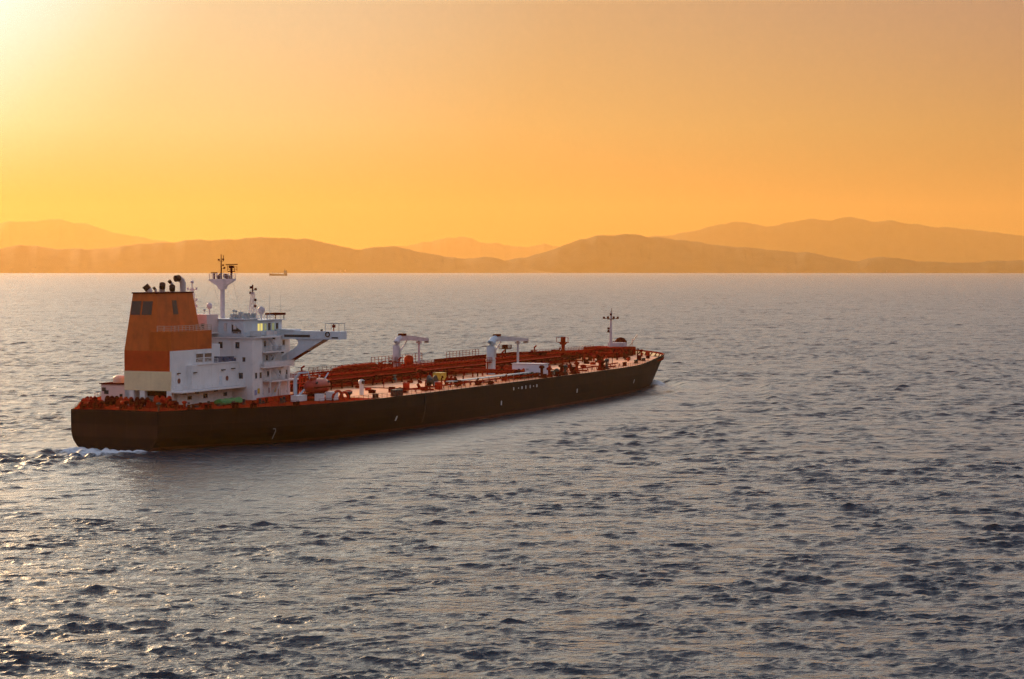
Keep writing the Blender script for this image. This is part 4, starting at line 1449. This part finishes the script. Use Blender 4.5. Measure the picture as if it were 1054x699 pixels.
# forecastle: store, foremast, windlass
q = MB(); q.box(284, 298, -6.5, 6.5, D + .3, 11.4); q.box(272, 284, -9, 9, D + .3, 10.2)
fs = q.build('forecastle_store', M_RED, tanker)
q = MB(); q.box(283.93, 284.02, -1, .2, 9.2, 11.0); q.build('door', M_REDD, fs)
q = MB(); q.box(294.5, 297.8, -2, 3.4, 11.4, 12.7); mh = q.build('mast_house', M_PINK, tanker)
q = MB(); q.tube([(292, 0, 11.3), (292, 0, 19.5), (292, 0, 23.2)], [.55, .36, .14], 12)
fm = q.build('foremast', M_PINK, tanker)
q = MB(); q.bar((292, -2.6, 20.6), (292, 2.6, 20.6), .22); q.box(291.4, 292.6, -1, 1, 20.3, 20.45)
for t0, z0 in ((-2.4, 20.9), (2.4, 20.9), (-1, 21.0), (0, 22.0), (1, 21), (-.8, 17.4), (-.8, 16.6)):
    q.lathe((292, t0, z0), [(.06, -.35), (.38, -.3), (.38, .3), (.06, .35)], 8)
q.box(291.4, 292.6, -1.4, -.2, 16.1, 16.3); q.tube([(292, .3, 20.6), (292, .3, 24.0)], .08, 6)
q.build('crosstree', M_REDD, fm)
q = MB(); q.tube([(298, 3.5, 10.5), (301, 6.0, 15.2)], .16, 6); q.tube([(300, 4.5, 9), (300, 4.5, 14.0)], .16, 6); q.build('stores_derrick', mat('pale_rail', (.55, .38, .30)), tanker)
q = MB(); q.lathe((303, -.6, 12.3), [(.3, -1.7), (1.6, -1.4), (2.1, -.4), (2.0, .6), (1.2, 1.6), (.2, 1.9)], 14); q.box(301.5, 304.5, -2.5, 1.3, D + .4, 11); q.build('hawser_reel', M_REDD, tanker)
for i in range(70):
    s = random.uniform(236, 312); t = random.uniform(-.9, .93) * max(td(s) - 1.4, .5)
    z = deck_z(s)
    q = MB(); k = random.random(); hh = .8 + random.random() * 1.3
    if k < .4:
        q.box(s - .7, s + .7, t - .5, t + .5, z, z + hh)
    elif k < .8:
        q.tube([(s, t, z), (s, t, z + hh)], .3, 8); q.lathe((s, t, z + hh), [(.3, -.2), (.6, 0), (.6, .2), (.1, .45)], 10)
    else:
        q.tube([(s, t, z), (s, t, z + hh + .6), (s + .4, t, z + hh + .9), (s + .9, t, z + hh + .6)], .22, 8)
    q.build('forecastle_fitting', random.choice([M_RED, M_REDD, M_REDD, M_REDB]), tanker)
# ventilators along the starboard edge
for s in (157.5, 163, 168.5, 172, 175, 180.5, 184, 203.7, 206, 209.8):
    t = td(s) - 1.8
    q = MB(); z = deck_z(s); hh = 1.4 + random.random() * 1.6
    q.tube([(s, t, z), (s, t, z + hh)], .4, 8); q.lathe((s, t, z + hh), [(.4, -.3), (.75, -.1), (.75, .3), (.3, .6)], 10); q.box(s - .7, s + .7, t - .7, t + .7, z, z + .5)
    q.build('ventilator', random.choice([M_REDD, M_RED, M_BLACK]), tanker)

# fixed pieces seen by the boat
q = MB(); z = deck_z(87)
q.tube([(87.5, 28.4, z + 2.2), (86.2, 28.5, z + 2.5), (85.4, 28.6, z + 1.8), (86.2, 28.7, z + .9), (88, 28.8, z + .5), (90, 28.9, z + .3)], .36, 10); q.build('gooseneck_vent', M_RED, tanker)
q = MB(); z = deck_z(67); q.tube([(67.3, 22.9, z), (67.3, 22.9, z + 3.2)], .5, 12); q.lathe((67.3, 22.9, z + 3.2), [(.65, -.6), (.7, -.3), (.7, .3), (.2, .5)], 12); wp = q.build('cowl_vent', M_WHITE, tanker)
q = MB(); q.lathe((66.9, 23.35, z + 3.1), [(.42, 0), (.42, .35)], 12, 't'); q.build('cowl_mouth', M_DARK, wp)
q = MB(); z = deck_z(103); q.lathe((103, 23.2, z + 1.6), [(1.5, 0), (1.5, .2), (.8, .22), (.8, 1.6), (1.5, 1.62), (1.5, 1.8)], 16, 't'); hr = q.build('hose_reel', M_BLACK, tanker)
q = MB(); q.box(102, 104, 22.9, 23.1, z, z + 1.6); q.box(102, 104, 25.1, 25.3, z, z + 1.6); q.build('reel_stand', M_GREY, hr)
for s, t, w, l, hh, c in ((93, 21.9, 1.2, 1.2, 1.5, M_REDB), (96.2, 29.0, 1.4, 1.4, 1.6, M_REDB)):
    q = MB(); z = deck_z(s); q.box(s - l / 2, s + l / 2, t - w / 2, t + w / 2, z, z + hh); q.prism([(s - l / 2 - .1, z + hh), (s + l / 2 + .1, z + hh), (s, z + hh + .3)], t - w / 2 - .1, t + w / 2 + .1, 't'); q.build('equipment_locker', c, tanker)
q = MB(); z = deck_z(49); q.tube([(48.5 + 2.4 * math.cos(a), 26.5, z + .2 + 1.9 * math.sin(a)) for a in np.linspace(0, math.pi, 11)], .3, 8); q.tube([(51 + 2.0 * math.cos(a), 26.8, z + .2 + 1.5 * math.sin(a)) for a in np.linspace(0, math.pi, 11)], .3, 8); q.build('pipe_bend', M_REDB, tanker)
q = MB(); z = deck_z(53); q.lathe((53.5, 26.8, z), [(.25, 0), (.25, .9), (.7, 1.3), (.75, 1.7), (.1, 1.75)], 12); q.build('mushroom_vent', M_BLACK, tanker)

# boat davits at the starboard side
dv = MB()
for s in (42.2,):
    dv.bar((s, 19.4, D), (s, 19.4, D + 5.0), .55); dv.bar((s, 19.4, D + 5.0), (s, 20.4, D + 6.2), .45); dv.bar((s, 20.4, D + 6.2), (s, 22.6, D + 6.4), .4)
    dv.bar((s, 19.4, D + .4), (s, 21.6, D + 2.6), .35)
dv.bar((52.6, 19.4, D), (52.6, 19.4, D + 2.6), .35); dv.bar((52.6, 19.4, D + 2.6), (51.6, 20.4, D + 5.2), .28); dv.bar((42.2, 19.4, D + .9), (52.6, 19.4, D + .9), .3)
davit = dv.build('boat_davit', M_BLUEG, tanker)
q = MB(); q.box(43.5, 51.5, 20.3, 23.7, D + 1.0, D + 1.25)
for s in (44.5, 50.5):
    for t in (20.7, 23.3):
        q.bar((s, t, D), (s, t, D + 1.0), .25)
q.build('boat_cradle', M_REDD, davit)
q = MB()
for i in range(10):
    q.bar((58.8 + (i % 3), 10 + i * .5, D), (58.8 + ((i + 1) % 3), 10.3 + i * .5, D + 4.4), .14)
q.build('scaffold', M_REDB, tanker)

# ------------------------------------------------------------------ loose things on the tanker
def on_ship(s, t, z):
    X = SHIP_C[0] + s * math.sin(HEAD) + t * math.cos(HEAD)
    Y = SHIP_C[1] + s * math.cos(HEAD) - t * math.sin(HEAD)
    return (X, Y, z)


lb = empty('lifeboat', on_ship(47.4, 22.0, D + 1.25), SHIP_RZ)
tag(lb, 'enclosed red lifeboat hanging in the white davits beside the deckhouse', 'lifeboat')
q = MB()
rows = []
for u in np.linspace(-1, 1, 15):
    f = max(1 - abs(u) ** 3.2, .0) ** .6
    ring = []
    for a in np.linspace(0, 2 * math.pi, 17)[:-1]:
        y = math.cos(a) * 1.75 * max(f, .04)
        zz = math.sin(a)
        z = 1.75 + zz * (1.75 if zz < 0 else 1.85) * max(f ** .7, .04)
        ring.append((u * 5.2, y, z))
    rows.append(ring)
v = [p for r_ in rows for p in r_]
q.add(v, [(i * 16 + k, i * 16 + (k + 1) % 16, (i + 1) * 16 + (k + 1) % 16, (i + 1) * 16 + k) for i in range(14) for k in range(16)], True)
lbh = q.build('boat_hull', M_LIFE, lb)
q = MB(); q.box(-4.6, 4.6, 1.62, 1.82, 1.55, 1.8); q.box(-4.6, 4.6, -1.82, -1.62, 1.55, 1.8); q.build('fender', M_REDD, lb)
q = MB(); q.box(-3.6, -1.6, -.7, .7, 3.2, 3.95); q.build('helm_cabin', M_LIFE, lb)
for x in (-2.9, 2.6):
    q = MB(); q.lathe((x, 1.38, 2.75), [(.28, 0), (.28, .22)], 10, 't'); q.build('window', M_GLASS, lb)
q = MB(); q.bar((3.3, 0, 3.1), (4.6, .4, 4.6), .22); q.bar((-3.4, 0, 3.4), (-4.4, .2, 4.7), .2); q.build('lifting_hook', M_BLUEG, lb)

gc = empty('covered_boat', on_ship(23.5, 13.4, deck_z(23)), SHIP_RZ)
tag(gc, 'low bundle under a green cover on the deck below the white engine casing', 'bundle')
q = MB()
rows = []
for i, u in enumerate(np.linspace(-1, 1, 13)):
    hgt = 1.5 + .12 * math.sin(i * 1.7)
    w_ = 1.3 * (1 - .25 * abs(u) ** 4)
    rows.append([(u * 4.4, -w_, .55), (u * 4.4, -w_ * .9, hgt - .3), (u * 4.4, -.3, hgt), (u * 4.4, .3, hgt), (u * 4.4, w_ * .9, hgt - .35), (u * 4.4, w_, .5)])
v = [p for r_ in rows for p in r_]
q.add(v, [(i * 6 + k, i * 6 + k + 1, (i + 1) * 6 + k + 1, (i + 1) * 6 + k) for i in range(12) for k in range(5)], True)
q.add(rows[0], [tuple(range(6))]); q.add(rows[-1], [tuple(range(6))])
q.build('cover', M_GREEN, gc)
q = MB()
for x in (-3.5, 0, 3.5):
    q.box(x - .2, x + .2, -1.1, 1.1, 0, .75)
q.build('cradle', M_REDD, gc)


def crate(name, s, t, l, w, h_, m_, label, cat, lid=None):
    o = empty(name, on_ship(s, t, deck_z(s) + .02), SHIP_RZ)
    tag(o, label, cat)
    q = MB(); q.box(-l / 2, l / 2, -w / 2, w / 2, .12, h_)
    q.build('body', m_, o)
    q = MB(); q.box(-l / 2 - .06, l / 2 + .06, -w / 2 - .06, w / 2 + .06, h_, h_ + .14); q.build('lid', lid or m_, o)
    q = MB(); q.box(-l / 2 + .1, l / 2 - .1, -w / 2 + .1, -w / 2 + .3, 0, .12); q.box(-l / 2 + .1, l / 2 - .1, w / 2 - .3, w / 2 - .1, 0, .12); q.build('skid', M_BLACK, o)
    return o


crate('storage_chest', 40.8, 21.0, 4.4, 1.6, 1.3, M_WHITE, 'long low white chest at the foot of the lifeboat davit nearest the deckhouse', 'chest')
crate('storage_chest', 44.0, 24.4, 1.6, 1.6, 1.5, M_WHITE, 'small white chest at the deck edge under the middle of the red lifeboat', 'chest')
crate('storage_chest', 47.6, 25.6, 2.2, 2.0, 1.8, M_WHITE, 'square white chest at the deck edge under the front end of the red lifeboat', 'chest')
crate('storage_chest', 133, 12.2, 3.4, 2.2, 2.0, M_YELLOW, 'yellow chest on the open red deck next to the pipelines', 'chest')
crate('storage_chest', 13.2, 9.6, 1.0, 2.4, .7, mat('off_white', (.75, .70, .6), .5), 'small off white chest on the aft deck beside the red mooring winches', 'chest')


# ------------------------------------------------------------------ ships far away
def far_ship(px, dist, L, rot, label, house_fwd=-1, mast=True, hh=9, up=1.0):
    x = (px - 527) / 2300 * dist
    o = empty('cargo_ship', (x, dist, -(x * x + dist * dist) / (2 * 6.371e6)), rot)
    tag(o, label, 'ship', 'ships on the horizon')
    B = L * .15
    q = MB()
    out = [(-L / 2, -B * .4), (-L / 2 + 6, -B / 2), (L * .33, -B / 2), (L * .46, -B * .2), (L / 2, 0), (L * .46, B * .2), (L * .33, B / 2), (-L / 2 + 6, B / 2), (-L / 2, B * .4)]
    n = len(out)
    v = [(a * .97, b_, -3) for a, b_ in out] + [(a, b_, hh + (4 if a > L * .4 else 0)) for a, b_ in out]
    q.add(v, [tuple(range(n)), tuple(range(n, 2 * n))] + [(i, (i + 1) % n, n + (i + 1) % n, n + i) for i in range(n)])
    q.build('hull', M_FARSHIP, o)
    q = MB(); q.box(-L * .44, -L * .31, -B * .42, B * .42, hh, hh + 15 * up); q.box(-L * .40, -L * .33, -B * .5, B * .5, hh + 15 * up, hh + 18 * up)
    q.build('deckhouse', M_FARHOUSE, o)
    q = MB(); q.box(-L * .475, -L * .445, -3, 3, hh, hh + 19 * up); q.build('funnel', M_FARSHIP, o)
    if mast:
        q = MB(); q.bar((-L * .36, 0, hh + 18 * up), (-L * .36, 0, hh + 29 * up), 1.6); q.bar((L * .3, 0, hh), (L * .3, 0, hh + 14 * up), 1.2); q.bar((0, 0, hh), (0, 0, hh + 10 * up), 1.2)
        q.build('mast', M_FARSHIP, o)
    return o


far_ship(286.5, 9600, 78, R(176), 'small dark cargo ship standing out clearest on the hazy horizon beyond the radar mast', hh=6, up=.9)
far_ship(35, 22500, 290, R(180), 'longest of the faint ships on the horizon, beyond the tanker stern', hh=18, up=1.3)
far_ship(346, 21500, 120, R(178), 'faint low ship on the horizon nearest the small dark cargo ship', hh=12)
far_ship(359, 22000, 90, R(5), 'faint ship beyond the bridge wing tip, next to a lower faint ship', hh=14)
far_ship(915, 21000, 60, R(4), 'tiniest faint ship, alone under the tallest far hills beyond the tanker bow', hh=8)
